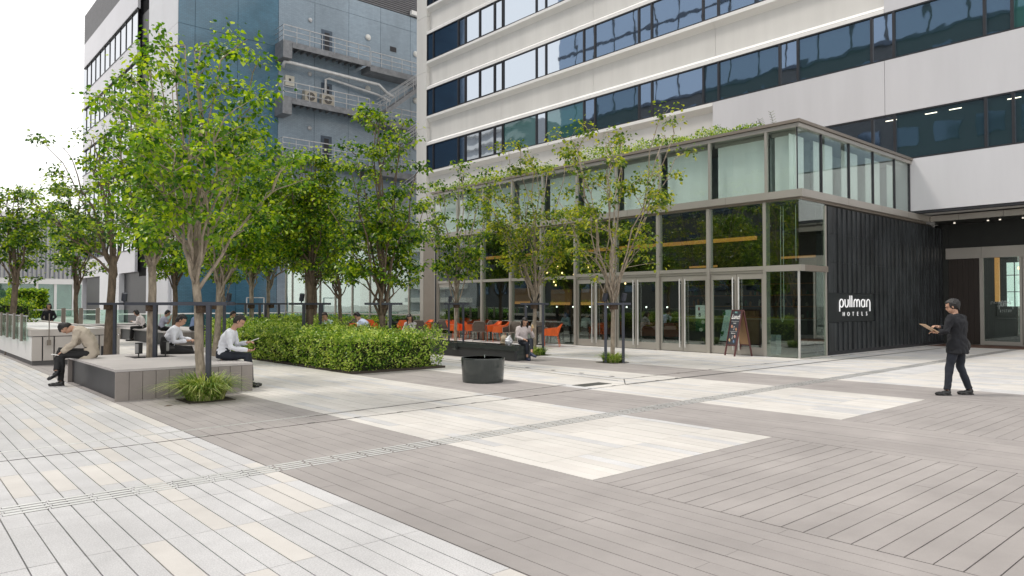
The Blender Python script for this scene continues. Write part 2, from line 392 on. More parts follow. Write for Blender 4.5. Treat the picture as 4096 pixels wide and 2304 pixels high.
# tactile guide strip: four rows of short steel bars
tp = struct('tactile_guide_strip'); bars = []
for r in range(4):
    for k in range(112):
        x = -1.8+k*.3155+(r % 2)*.02; x1 = x+.292; y = 6.62+r*.081+.0165*x
        bars.append((math.hypot(x, y), x, x1, y))
bars.sort(); fm = MB(); prof = None
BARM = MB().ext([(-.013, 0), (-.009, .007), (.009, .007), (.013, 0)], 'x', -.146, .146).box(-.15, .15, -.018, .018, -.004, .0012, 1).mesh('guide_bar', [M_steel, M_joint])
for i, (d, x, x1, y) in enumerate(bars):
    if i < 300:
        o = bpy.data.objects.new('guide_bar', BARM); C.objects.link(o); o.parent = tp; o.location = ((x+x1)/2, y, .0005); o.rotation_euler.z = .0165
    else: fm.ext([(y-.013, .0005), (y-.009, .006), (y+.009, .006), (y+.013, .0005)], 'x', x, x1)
o = fm.obj('guide_bar_run', M_steeld, tp); o['kind'] = 'stuff'  # far bars: weaker sky reflection put in as a darker steel colour
MAT_R = mat('red_brown_mat', (0.16, 0.085, 0.06), 0.95, scale=30, var=.3)
struct('entrance_mat', MB().box(30.1, 32.2, -4, 10.1, -.01, .006), MAT_R)

# ================================================================== HOTEL TOWER
T = thing('hotel_tower', (29.1, 15, 0), 'white hotel tower with dark ribbon windows rising behind the glass pavilion', 'building')
X = 29.1
wt = lambda k: 8.9+3.985*k      # window head of row k
wb_ = lambda k: 7.08+3.955*k    # window sill of row k
M_win = coated('coated_window_glass', (0.012, 0.02, 0.022), (0.72, 0.80, 0.90), .62, wob=.06)
M_win2 = coated('curtained_window_glass', (0.02, 0.045, 0.05), (0.55, 0.66, 0.80), .34, wob=.08)
M_win4 = coated('teal_blind_window_glass', (.03, .11, .10), (.5, .62, .7), .28, wob=.08)
M_win3 = coated('navy_window_panel', (0.012, 0.02, 0.035), (0.22, 0.30, 0.42), .42, wob=.05, rough=.08)
joints = [42.2, 34.3, 26.5, 18.8, 11.15, 3.5, -4.2, -12]
MB().box(X+.42, X+22, -12, 43.45, 5.05, 33).obj('core_wall', M_white, T)
# corner column
for z0, z1 in ((5.05, 10.2), (10.2, 14.2), (14.2, 18.2), (18.2, 22.2), (22.2, 26.2), (26.2, 30.2)):
    boxpart('column_panel', X, X+.42, 42.2, 43.45, z0+.01, z1-.01, M_white, T)
def trim(k, up, y0, y1):
    """projecting sloped ledges above and below the ribbon windows"""
    if up: z = wt(k); pr = [(X+.42, z+.01), (X, z+.01), (X, z+.13), (X+.005, z+.15), (X-.005, z+.17), (X+.02, z+.20), (X+.27, z+.38), (X+.42, z+.38)]
    else: z = wb_(k); pr = [(X+.42, z-.40), (X+.27, z-.40), (X, z-.17), (X, z-.01), (X+.42, z-.01)]
    MB().ext(pr, 'y', y0, y1).obj('sill_ledge' if not up else 'head_ledge', M_sill, T)
for k in range(-1, 5):
    z0 = wt(k) if k >= 0 else 5.08; z1 = wb_(k+1)
    for a, b in zip(joints[1:], joints[:-1]):
        if k == -1 and a > 18: continue
        flush = (k == -1) or (k == 0 and b <= 19) or (k == 1 and b <= 11.2)
        if flush: boxpart('flush_panel', X, X+.42, a+.008, b-.008, z0+.01, z1-.01, M_whiteg, T)
        else:
            zz0 = 5.08 if k == 0 else z0+.37
            boxpart('spandrel_panel', X+.27, X+.42, a+.008, b-.008, zz0, z1-.39, M_white, T)
            if k > 0: trim(k, True, a+.006+(.35 if b < 42 and False else 0), b-.006)
            trim(k+1, False, a+.006, b-.006)
MB().box(X+.27, X+.42, 18.8, 42.2, 9.0, 9.3).obj('wall_joint', M_white, T)
edges = []; y = 33.85
left_edges = [(41.4, 42.2, 0), (38.5, 41.4, 0), (37.72, 38.5, 1), (36.2, 37.72, 2), (34.7, 36.2, 2), (33.9, 34.7, 2)]
while y > -11: edges.append((y-3.02, y, 3)); edges.append((y-3.84, y-3.02, 4)); y -= 3.84
WB = {}
def window(y0, y1, z0, z1, kind, m):
    w = bpy.data.objects.new('window', None); C.objects.link(w); w.parent = T; w.location = Vector((X, (y0+y1)/2, z0))-T.location
    fw = .05 if kind in (1, 2) else .045; a = (y1-y0)/2; h = z1-z0
    key = (round(a, 3), round(h, 3), kind)
    if key not in WB:
        f = MB().box(.0, .12, -a, -a+fw, 0, h).box(.0, .12, a-fw, a, 0, h).box(.0, .12, -a+fw, a-fw, 0, fw).box(.0, .12, -a+fw, a-fw, h-fw, h)
        if kind in (1, 2): f.box(.03, .10, -a+fw, -a+fw+.05, fw, h-fw).box(.03, .10, a-fw-.05, a-fw, fw, h-fw).box(.03, .10, -a+fw+.05, a-fw-.05, fw, fw+.05).box(.03, .10, -a+fw+.05, a-fw-.05, h-fw-.05, h-fw)
        WB[key] = f.mesh('frame', M_frame)
    f = bpy.data.objects.new('frame', WB[key]); C.objects.link(f); f.parent = w
    key2 = (round(a, 3), round(h, 3), kind, m.name)
    if key2 not in WB: WB[key2] = MB().box(.07, .09, -a+fw, a-fw, fw, h-fw).mesh('pane', m)
    p = bpy.data.objects.new('pane', WB[key2]); C.objects.link(p); p.parent = w
for k in range(0, 5):
    for (a, b, kind) in left_edges+edges:
        if k == 0 and b > 18.9: continue
        if b < -8: continue
        m = M_win3 if kind == 0 or (kind == 1) else M_win
        if k <= 1 and kind in (3, 4) and b < 30.5 and rng.random() < .6: m = M_win2
        if k == 1 and kind == 3 and (b > 29 or b < 8): m = M_win4
        window(a, b, wb_(k), wt(k), kind, m)
MB().box(X+.02, X+.3, -8, 18.5, 4.99, 5.07).obj('soffit_recess', M_frame, T)
MB().box(X-.0, X+22, -12, 43.45, 33, 33.6).obj('parapet', M_white, T)

# ================================================================== GLASS PAVILION
PV = thing('hotel_pavilion', (20.35, 10.2, 0), 'low glass pavilion with metal frames and slate side wall in front of the tower', 'building')
FX, FY = 20.35, 10.2
Yb = [11.3, 13.3, 15.32, 17.28, 19.28, 21.2, 23.1, 25.05, 27.0, 28.5]
def pbox(n, x0, x1, y0, y1, z0, z1, m=M_champ, par=None): return MB().box(x0, x1, y0, y1, z0, z1).obj(n, m, par or PV)
# structure inside
pbox('floor_slab', FX-.02, 31.2, FY+.06, 29.6, -.03, .012, mat('interior_floor', (.16, .14, .12), .35))
pbox('ceiling', FX+.12, 31.2, FY+.06, 29.6, 4.62, 4.72, mat('dark_ceiling', (.05, .048, .042), .8))
pbox('back_wall', 27.6, 27.8, FY+.3, 29.5, 0.012, 4.62, mat('brown_back_wall', (.12, .095, .07), .7, scale=2))
pbox('party_wall', FX+.2, 27.6, 29.2, 29.4, 0.012, 4.62, M_dark)
for y in Yb:
    boxpart('mullion', FX-.10, FX+.14, y-.052, y+.052, 0, 4.70, M_champ, PV)
for i in range(4):     # door bays
    y0, y1 = Yb[i]+.052, Yb[i+1]-.052; yc = (y0+y1)/2
    pbox('head_rail', FX-.08, FX+.1, y0, y1, 2.64, 2.76)
    pbox('transom', FX-.05, FX+.1, y0, y1, 2.56, 2.635, M_champ)
    boxpart('transom_pane', FX-.0, FX+.012, y0, y1, 2.76, 4.69, M_glassG, PV)
    for a, b, sgn in ((y0+.02, yc-.006, 1), (yc+.006, y1-.02, -1)):
        d = bpy.data.objects.new('door', None); C.objects.link(d); d.parent = PV; d.location = Vector((FX, (a+b)/2, 0))-PV.location
        w = (b-a)/2
        MB().box(-.03, .03, -w, -w+.07, .02, 2.55).box(-.03, .03, w-.07, w, .02, 2.55).box(-.03, .03, -w+.07, w-.07, .02, .26).box(-.03, .03, -w+.07, w-.07, 2.38, 2.55).obj('frame', M_champ, d, world=False)
        MB().box(-.005, .005, -w+.07, w-.07, .26, 2.38).obj('pane', M_glassG, d, world=False)
        MB().tube([(-.09, sgn*(w-.10), .14), (-.09, sgn*(w-.10), 2.45)], .022, 8).box(-.09, -.03, sgn*(w-.10)-.012, sgn*(w-.10)+.012, .30, .33).box(-.09, -.03, sgn*(w-.10)-.012, sgn*(w-.10)+.012, 2.28, 2.31).obj('handle', M_steel, d, world=False)
for i in range(4, 9):  # fixed bays
    y0, y1 = Yb[i]+.052, Yb[i+1]-.052
    pbox('transom', FX-.07, FX+.08, y0, y1, 2.58, 2.70)
    boxpart('upper_pane', FX, FX+.012, y0, y1, 2.70, 4.69, M_glassG, PV)
    if i == 8:
        d = bpy.data.objects.new('door', None); C.objects.link(d); d.parent = PV; d.location = Vector((FX, (y0+y1)/2, 0))-PV.location; w = (y1-y0)/2
        MB().box(-.03, .03, -w, -w+.08, .02, 2.57).box(-.03, .03, w-.08, w, .02, 2.57).box(-.03, .03, -w+.08, w-.08, .02, .2).box(-.03, .03, -w+.08, w-.08, 2.4, 2.57).obj('frame', M_champ, d, world=False)
        MB().box(-.005, .005, -w+.08, w-.08, .2, 2.4).obj('pane', M_glassG, d, world=False)
    else: boxpart('lower_pane', FX, FX+.012, y0, y1, .02, 2.58, M_glassG, PV)
    pbox('base_rail', FX-.03, FX+.05, y0, y1, 0, .02)
# glazed corner
pbox('corner_beam', FX-.18, FX+.06, FY-.1, Yb[0]-.065, 2.58, 2.76); pbox('corner_beam', FX+.06, 21.9, FY-.1, FY+.06, 2.58, 2.76, M_brown)
boxpart('corner_pane', FX-.1, FX-.088, FY+.02, Yb[0]-.065, .02, 2.58, M_glassG, PV); boxpart('corner_pane', FX-.1, FX-.088, FY+.02, Yb[0]-.065, 2.76, 4.69, M_glassG, PV)
boxpart('corner_pane', FX-.09, 21.9, FY, FY+.012, .02, 2.58, M_glassG, PV); boxpart('corner_pane', FX-.09, 21.9, FY, FY+.012, 2.76, 4.69, M_glassG, PV)
pbox('corner_post', FX-.14, FX-.09, FY-.02, FY+.03, 0, 2.58, M_steel)
pbox('corner_post', 21.9, 21.96, FY-.03, FY+.06, 0, 4.64, M_champ)
pbox('base_rail', FX-.12, 21.9, FY-.03, FY+.03, 0, .02)
# slate side wall: grooved slabs
SX = 22.05; n = 29; pw = (32.3-SX)/n
for i in range(n):
    x0 = SX+i*pw; lean = (i % 2)
    for z0, z1 in ((.12, 1.02), (1.02, 1.95), (1.95, 2.9), (2.9, 3.8), (3.8, 4.64)):
        if (z0 == 1.02) and x0 < 25.3: continue
        if i == 0: MB().box(x0, x0+pw-.01, FY-.03, FY+.12, z0+.003, z1-.003).obj('slate_slab', M_black, PV)
        else: MB().ext([(x0+.003, FY-.03+.006*rng.random()), (x0+.05, FY-.03), (x0+pw-.003, FY+.012), (x0+pw-.003, FY+.14), (x0+.003, FY+.14)], 'z', z0+.003, z1-.003).obj('slate_slab', M_black, PV)
pbox('wall_backing', 21.96, 32.3, FY+.14, FY+.3, 0, 4.64, M_black); pbox('plinth', 21.96, 32.3, FY+.03, FY+.14, 0, .12, M_frame)
# ledge between the storeys
pbox('ledge', FX-.16, FX+.35, FY-.14, 29.7, 4.77, 4.99); pbox('ledge', FX+.35, 30.43, FY-.14, FY+.3, 4.77, 4.99)
for y in (12.6, 16.6, 20.6, 24.6): pbox('ledge_joint', FX-.163, FX-.15, y-.006, y+.006, 4.77, 4.99, M_brown)
for x in (23.3, 25.9, 28.3): pbox('ledge_joint', x-.006, x+.006, FY-.143, FY-.13, 4.77, 4.99, M_brown)
pbox('soffit', FX-.04, 30.4, FY-.02, 29.6, 4.70, 4.768, M_brown)
# upper glazed box with roller blinds
boxpart('storey_floor', FX+.35, 29.1, FY+.3, 29.6, 4.80, 4.985, M_conc, PV)
U0 = [FY+.12]+Yb[:-1]+[28.9]
UX = FX+.04
for a, b in zip(U0[:-1], U0[1:]):
    boxpart('upper_glass', UX, UX+.014, a+.03, b-.03, 5.0, 6.86, M_glassU, PV)
    boxpart('upper_mullion', UX-.05, UX+.05, b-.05, b+.03, 4.99, 6.87, M_champ, PV)
    boxpart('roller_blind', UX+.32, UX+.335, a+.22, b-.12, 5.0, 6.74, M_blind, PV)
    boxpart('blind_cassette', UX+.28, UX+.40, a+.1, b-.04, 6.74, 6.86, M_champ, PV)
US = [20.39, 21.94, 23.9, 25.8, 27.67, 29.08]
UY = FY+.1
for a, b in zip(US[:-1], US[1:]):
    boxpart('upper_glass', a+.02, b-.02, UY, UY+.014, 5.0, 6.86, M_glassU, PV)
    boxpart('upper_mullion', b-.05, b+.01, UY-.03, UY+.05, 4.99, 6.87, M_frame, PV)
    boxpart('roller_blind', a+.1, b-.55, UY+.3, UY+.315, 5.0, 6.74, M_blind, PV)
boxpart('back_blind', 22.2, 22.25, FY+.6, 28.8, 4.99, 6.8, mat('grey_back_wall', (.40, .45, .43), .9), PV)
boxpart('back_blind', 20.9, 29.0, FY+1.2, FY+1.25, 4.99, 6.8, MATS['grey_back_wall'], PV)
boxpart('corner_glass_post', UX-.01, UX+.02, UY-.01, UY+.02, 4.99, 6.87, M_frame, PV)
pbox('roof_edge', FX-.02, 29.1, FY+.02, 29.0, 6.87, 6.985); pbox('roof_coping', FX-.07, 29.1, FY-.03, 29.05, 7.0, 7.09, M_brown)
pbox('roof_gap', FX+.03, 29.1, FY+.07, 28.95, 6.985, 7.0, M_frame)
pbox('column', FX-.12, FX+.5, 28.62, 29.55, 0, 4.77, M_brown); pbox('column_trim', FX-.13, FX-.1, 28.58, 28.62, 0, 4.77); pbox('column_trim', FX-.13, FX-.02, 29.55, 29.85, 0, 4.77)
pbox('column_trim', FX-.13, FX-.1, 28.5, 28.58, 0, 4.77, M_frame)
# entrance canopy
CN = thing('entrance_canopy', (30.43, 9, 0), 'broad metal edged entrance canopy with dark soffit beside the slate wall', 'canopy')
for a, b in ((9.08, 10.05), (7.64, 9.08), (6.2, 7.64), (4.76, 6.2), (3.3, 4.76), (1.9, 3.3), (.4, 1.9), (-3, .4), (-8, -3)):
    boxpart('fascia_panel', 30.43, 30.5, a+.006, b-.006, 4.775, 4.99, M_champ, CN)
MB().box(30.5, 36, -8, FY+.14, 4.80, 4.97).obj('soffit', mat('soffit_panel', (.045, .045, .043), .35), CN)
for x, y in ((31.7, 9.6), (31.7, 8.46), (31.7, 8.07), (31.7, 7.34), (31.7, 6.2)): MB().tube([(x, y, 4.77), (x, y, 4.80)], .035, 10).obj('downlight', mat('lit_downlight', (.9, .9, .8), .5, emit=(1, .9, .75, .9)), CN)
MB().box(36, 36.2, -8, FY+.14, 0, 4.97).obj('lobby_back_wall', M_dark, CN)
# entrance screen
EN = thing('entrance_screen', (32.3, 9, 0), 'dark recessed hotel entrance with sliding glass doors and metal header', 'entrance')
ebox = lambda n, x0, x1, y0, y1, z0, z1, m=M_brown: MB().box(x0, x1, y0, y1, z0, z1).obj(n, m, EN)
ebox('header', 32.26, 32.5, 8.86, 10.1, 3.40, 3.83, M_champ); ebox('header', 32.26, 32.5, -3, 8.85, 3.40, 3.83, M_champ)
ebox('side_wall', 32.3, 36.2, 10.02, 10.5, 0, 4.8, M_dark); ebox('wall_above', 32.32, 32.45, -3, 10.1, 3.83, 4.80, M_dark)
for i in range(6): boxpart('timber_panel', 32.33, 32.40, 8.95+i*.19, 9.135+i*.19, .02, 3.40, mat('dark_timber', (.03, .022, .018), .4, scale=6, stretch=(1, 1, .2)), EN)
for y0, y1 in ((8.80, 8.93), (7.54, 7.62), (7.45, 7.52), (6.15, 6.25), (4.8, 4.9)): boxpart('door_post', 32.28, 32.38, y0, y1, 0, 3.40, M_champ, EN)
for y0, y1 in ((7.62, 8.80), (6.25, 7.45), (4.9, 6.15)):
    boxpart('door_pane', 32.32, 32.33, y0, y1, .16, 3.40, M_glassG, EN); boxpart('bottom_rail', 32.29, 32.37, y0, y1, .02, .16, M_champ, EN)
M_lamp = mat('warm_lamp_light', (.9, .6, .3), .5, emit=(1, .42, .10, .45)); M_bulb = mat('warm_bulb', (.9, .7, .4), .5, emit=(1, .62, .28, 4))
M_day = mat('bright_window_pane', (.8, .85, .85), .5, emit=(.75, .9, .88, .9))
boxpart('light_column', 35.0, 35.15, 8.98, 9.13, 1.7, 3.9, M_lamp, EN)
wnd = MB().box(35.8, 35.85, 8.35, 8.9, 1.5, 3.35).obj('far_window', M_day, EN)
MB().box(35.75, 35.8, 8.35, 8.9, 2.8, 2.83).box(35.75, 35.8, 8.35, 8.9, 2.1, 2.13).box(35.75, 35.8, 8.6, 8.63, 1.5, 3.35).obj('glazing_bar', M_frame, EN)
for y in (8.15, 7.7): MB().ell((34.5, y, 3.05), (.06, .06, .06), n=10, m=7).obj('globe_lamp', M_bulb, EN)
tb = thing('reception_table', (34.0, 8.2, 0), 'black draped reception table behind the entrance doors', 'table')
MB().box(33.7, 34.3, 7.7, 8.8, 0, 1.0).obj('drape', M_black_pl, tb); MB().box(33.66, 34.34, 7.66, 8.84, 1.0, 1.03).obj('tabletop', M_black_pl, tb)
# fluorescent strips inside row-0 windows are ceiling lights of the rooms
LT = thing('office_ceiling_lights', (29.6, 9, 8.6), 'thin lit ceiling strips seen inside the lowest window band of the tower', 'ceiling lights')
for y in (11.1, 9.7, 8.9, 7.1): MB().box(29.15, 29.165, y-.35, y+.05, 8.66, 8.69).obj('tube', mat('strip_light', (1, 1, .8), .5, emit=(1, .95, .75, 1.3)), LT)

# signs on the slate wall
SG = thing('hotel_sign', (22.77, FY, 1.02), 'white rounded letters reading pullman hotels on a flat black panel', 'sign')
MB().box(22.03, 25.42, FY-.02, FY+.13, 1.03, 1.945).obj('sign_panel', mat('flat_sign_panel', (.012, .016, .018), .5), SG)
M_letter = mat('white_letter', (.85, .85, .85), .4, emit=(1, 1, 1, .35))  # slight glow added to lift the white letters, no lamp behind them
def arc(cx, cy, rx_, ry_, a0, a1, n=10): return [(cx+rx_*math.cos(R(a0+(a1-a0)*i/n)), cy+ry_*math.sin(R(a0+(a1-a0)*i/n))) for i in range(n+1)]
def pullman_paths():
    """strokes in letter space, x 0..2.30, baseline z 0, x-height .235"""
    H = .235; r = H/2
    return {'p': [[(0, -.13), (0, r)]+arc(.125, r, .125, r, 180, -180, 18)],
            'u': [[(.36, H), (.36, r)]+arc(.47, r, .11, r, 180, 360)+[(.58, H)]],
            'l': [[(.70, 0), (.70, .35)]], 'l.': [[(.83, 0), (.83, .35)]],
            'm': [[(.98, 0), (.98, r)]+arc(1.08, r, .10, r, 180, 0)+[(1.18, 0)], [(1.18, r)]+arc(1.28, r, .10, r, 180, 0)+[(1.38, 0)]],
            'a': [arc(1.63, r, .125, r, 0, 360, 18), [(1.755, 0), (1.755, H)]],
            'n': [[(1.90, 0), (1.90, r)]+arc(2.02, r, .12, r, 180, 0)+[(2.14, -.13)]]}
def logo(parent, to3, sc, w, m, prefix='letter_'):
    for k, paths in pullman_paths().items():
        mb = MB()
        for p in paths: mb.tube([to3(x*sc, z*sc) for x, z in p], w, 8)
        mb.obj(prefix+k[0], m, parent)
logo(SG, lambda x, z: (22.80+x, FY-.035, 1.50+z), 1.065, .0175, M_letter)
def text(name, body, size, m, parent, loc, rot, ext=.004, sx=1.0, shear=0, align='CENTER', label=None, spacing=1.0, bold=0.0):
    c = bpy.data.curves.new('txt', 'FONT'); c.body = body; c.size = size; c.extrude = ext; c.align_x = align; c.shear = shear; c.space_character = spacing; c.offset = bold; c.resolution_u = 3
    t = bpy.data.objects.new('txt', c); C.objects.link(t); me = bake(t)
    me.materials.clear(); me.materials.append(m)
    o = bpy.data.objects.new(name, me); C.objects.link(o); o.parent = parent
    off = Vector((0,0,0)); p = parent
    while p is not None: off = off+p.location; p = p.parent
    o.location = Vector(loc)-off; o.rotation_euler = rot; o.scale = (sx, 1, 1)
    return o
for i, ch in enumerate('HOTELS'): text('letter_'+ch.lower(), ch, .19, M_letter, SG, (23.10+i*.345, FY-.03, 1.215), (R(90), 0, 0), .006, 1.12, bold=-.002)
DC = thing('door_lettering', (32.31, 8.2, 1.2), 'faint mirrored white lettering on the entrance glass door', 'sign')
M_dec = mat('frosted_decal', (.35, .38, .37), .8)
logo(DC, lambda x, z: (32.31, 7.92+x, 1.62+z), .30, .006, M_dec)
text('letters', 'HOTELS', .06, M_dec, DC, (32.31, 8.25, 1.5), (R(90), 0, R(90)), .001)

# ================================================================== GLAZED LOBBY left of the pavilion
LB = thing('glazed_lobby', (FX, 38, 0), 'long green glass lobby wall with thin pale mullions behind the trees', 'building')
ys = [29.85, 31.02, 32.97, 34.94, 36.89, 38.93, 40.9, 42.9, 44.85, 45.85]
for a, b in zip(ys[:-1], ys[1:]):
    boxpart('pane', FX, FX+.012, a+.03, b-.03, .1, 1.02, M_glassL, LB); boxpart('pane', FX, FX+.012, a+.03, b-.03, 1.08, 4.7, M_glassL, LB)
    boxpart('mullion', FX-.06, FX+.06, b-.04, b+.02, 0, 4.75, M_champ, LB); boxpart('rail', FX-.03, FX+.03, a+.03, b-.04, 1.02, 1.08, M_champ, LB)
MB().box(FX-.2, FX+8.6, 29.7, 46, 4.75, 5.05).obj('roof', M_champ, LB)
MB().box(26, 26.2, 29.7, 46, 0, 4.75).obj('back_wall', mat('green_grey_wall', (.16, .2, .18), .8, scale=.5, var=.4), LB)
MB().box(FX-.02, 26, 29.7, 46, -.02, .03).obj('floor', MATS['interior_floor'], LB)

# ================================================================== TILED ANNEX
AN = thing('tiled_annex', (14.9, 51, 0), 'tall blue grey tiled building with white banded west side behind the tall tree', 'building')
AY = 51.0; AX = 14.9
M_tile = mat('blue_tile_with_reflection', (0.31, 0.40, 0.49), 0.15, var=.12, scale=.5, bump=.5, bscale=9, spec=.9, rnd=.06, stretch=(1, 1, .35))  # paler copy of the wall tile: the white tower's reflection put into its colour
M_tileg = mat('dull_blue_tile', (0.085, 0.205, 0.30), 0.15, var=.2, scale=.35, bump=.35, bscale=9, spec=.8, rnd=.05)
def tilefy(m, sx, sz, amt):
    nt = m.node_tree; N = nt.nodes; L = nt.links; b = N['Principled BSDF']
    ge = N.new('ShaderNodeNewGeometry'); sp = N.new('ShaderNodeSeparateXYZ'); cb = N.new('ShaderNodeCombineXYZ')
    L.new(ge.outputs['Position'], sp.inputs[0]); L.new(sp.outputs[0], cb.inputs[0]); L.new(sp.outputs[2], cb.inputs[1])
    br = N.new('ShaderNodeTexBrick'); br.inputs['Scale'].default_value = 1; br.inputs['Brick Width'].default_value = sx; br.inputs['Row Height'].default_value = sz
    br.inputs['Mortar Size'].default_value = .012; br.inputs['Color1'].default_value = (1, 1, 1, 1); br.inputs['Color2'].default_value = (.86, .86, .86, 1); br.inputs['Mortar'].default_value = (1-amt, 1-amt, 1-amt, 1)
    L.new(cb.outputs[0], br.inputs['Vector'])
    src = b.inputs['Base Color'].links[0].from_socket; mm = N.new('ShaderNodeVectorMath'); mm.operation = 'MULTIPLY'
    L.new(src, mm.inputs[0]); L.new(br.outputs['Color'], mm.inputs[1]); L.new(mm.outputs[0], b.inputs['Base Color'])
tilefy(M_tile, .3, .1, .3); tilefy(M_tileg, .3, .1, .3)
xs = [AX, 16.0, 18.93, 21.93, 24.8, 27.7, 30.6, 33.5, 36.4]; zs = [0, 4.25, 8.35, 12.45, 16.55, 20.66, 24.75, 26.0]
for i in range(len(xs)-1):
    for j in range(len(zs)-1):
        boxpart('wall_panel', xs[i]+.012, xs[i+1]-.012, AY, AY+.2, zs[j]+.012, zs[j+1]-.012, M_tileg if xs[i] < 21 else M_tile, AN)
MB().box(AX+.3, 36, AY+.14, AY+29, 0, 30).obj('core_wall', M_frame, AN)
M_louv = mat('grey_louvre', (.17, .17, .18), .5, .3)
for j in range(24):
    z = 26.05+j*.17
    MB().box(AX if z > 27 else 21.93, 36.4, AY-.02, AY+.1, z, z+.11).obj('louvre', M_louv, AN)
MB().box(AX-.02, 21.9, AY-.0, AY+.2, 26.02, 27).obj('wall_panel', M_tileg, AN)
# west side (faces -X)
M_rib = mat('white_ribbed_panel', (.72, .73, .76), .5, var=.04, scale=.4, rnd=.02)
M_blueg = mat('blue_recess', (.05, .09, .14), .3)
for j in range(len(zs)-1):
    for a, b in ((51.02, 54.5), (54.5, 58.0)): boxpart('ribbed_panel', AX-.02, AX+.15, a+.012, b-.012, zs[j]+.012, zs[j+1]-.012 if j < 6 else 30.2, M_rib, AN)
boxpart('recess_wall', AX+.5, AX+.6, 58, 61.3, 0, 30.2, M_blueg, AN)
for z in (4.25, 8.35, 12.45, 16.55, 20.66, 24.75): boxpart('recess_band', AX+.3, AX+.5, 58.4, 61.25, z-.5, z+1.2, mat('blue_grey_panel', (.25, .3, .38), .4), AN)
M_ribg = mat('lavender_white_panel', (.70, .70, .74), .5, var=.04, scale=.3)
M_wng = coated('west_window_glass', (.05, .06, .07), (.85, .88, .92), .7, wob=.1)
ROWS = [(5.9, 8.15), (10.05, 12.45), (14.2, 16.6), (18.35, 20.75), (22.4, 24.85)]
prev = 4.1
for (z0, z1) in ROWS+[(27.3, 30.2)]:
    boxpart('band_panel', AX, AX+.2, 61.3, 81, prev+.02, z0-.02, M_ribg, AN); prev = z1
for (z0, z1) in ROWS:
    y = 61.35
    MB().box(AX-.05, AX+.05, 61.3, 81, z1-.02, z1+.05).box(AX-.03, AX+.05, 61.3, 81, z0-.05, z0+.02).obj('window_rail', M_frame, AN)
    while y < 80.5:
        boxpart('window_pane', AX+.08, AX+.1, y+.05, y+1.8, z0, z1, M_wng, AN); boxpart('window_mullion', AX+.03, AX+.10, y-.02, y+.05, z0+.03, z1-.03, M_frame, AN); y += 1.85
for j in range(17): boxpart('louvre', AX, AX+.1, 61.3, 81, 27.32+j*.17, 27.44+j*.17, M_louv, AN)
boxpart('north_end', AX+.1, AX+20, 81, 81.2, 0, 30.2, M_ribg, AN)
for a, b in ((65.7, 72.6),): boxpart('column', AX-.1, AX+.3, a, b, 0, 4.1, M_rib, AN)
boxpart('column', AX-.2, AX+.3, 52, 53.2, 0, 4.1, M_rib, AN)
# walkways and stairs of the fire escape
M_galv = mat('galvanised_steel', (.55, .56, .58), .5, .4, var=.2, scale=5); M_galvd = mat('grey_steel_beam', (.26, .27, .29), .6, .2, var=.2, scale=3)
FE = thing('fire_escape', (25, 50.9, 0), 'grey steel fire escape with railed walkways and stairs on the tiled wall', 'fire escape')
for lev, zd in enumerate((8.45, 12.55, 16.65, 20.75)):
    w = MB().box(22.35, 28.8, 49.55, 50.98, zd-.1, zd).box(22.35, 28.8, 49.5, 49.6, zd-.45, zd-.1).box(21.65, 22.35, 49.55, 50.98, zd-1.25, zd+.03)
    for i in range(12): w.box(22.6+i*.52, 22.68+i*.52, 49.6, 50.98, zd-.3, zd-.1)
    w.box(28.8, 36, 49.5, 50.98, zd-.75, zd-.28)
    w = w.obj('walkway', M_galvd, FE)
    r = MB()
    for (a, b, z) in ((21.66, 28.75, zd), (28.85, 34.6, zd-.3)):
        for h in (.35, .72, 1.1): r.bar((a, 49.52, z+h), (b, 49.52, z+h), .045 if h < 1 else .065)
        n = round((b-a)/.95)
        for i in range(n+1): x = a+(b-a)*i/n; r.bar((x, 49.52, z-.1), (x, 49.52, z+1.1), .04)
    for h in (.35, .72, 1.1): r.bar((21.66, 49.52, zd+h), (21.66, 50.95, zd+h), .035)
    r.obj('railing', M_galv, w)
    if lev < 3:
        s_ = MB(); a = Vector((29.6, 48.9, zd+.0)); b = Vector((34.6, 48.9, zd+4.0))
        for yy in (48.4, 49.35): s_.bar((a.x, yy, a.z), (b.x, yy, b.z), .05, .30)
        for i in range(17): t = i/16; p = a.lerp(b, t); s_.box(p.x-.14, p.x+.14, 48.42, 49.33, p.z-.02, p.z+.02)
        st = s_.obj('stair', M_galvd, FE)
        r = MB()
        for yy in (48.4, 49.35):
            for h in (.5, .8, 1.1): r.bar((a.x-.3, yy, a.z+h), (b.x, yy, b.z+h), .04)
            for i in range(7): p = a.lerp(b, i/6); r.bar((p.x, yy, p.z), (p.x, yy, p.z+1.1), .035)
        r.obj('railing', M_galv, st)
dk = MB()
dk.tube([(22.0, 50.4, 19.0), (22.0, 50.1, 19.35), (22.4, 50.1, 19.38), (29.9, 50.1, 19.25), (30.6, 50.1, 18.75), (31.3, 50.1, 18.5)], .13, 10)
tag(dk.obj('ventilation_duct', mat('silver_duct', (.78, .79, .8), .35, .3), smooth=True), 'long silver round duct running below the upper walkway of the fire escape', 'duct')
dk = MB().tube([(25.6, 50.75, 16.7), (25.6, 50.75, 18.95), (25.8, 50.6, 19.0), (30.0, 50.5, 18.55), (31.2, 50.4, 18.2)], .10, 10)
tag(dk.obj('ventilation_duct', MATS['silver_duct'], smooth=True), 'shorter silver duct rising from behind the air conditioners then running right', 'duct')
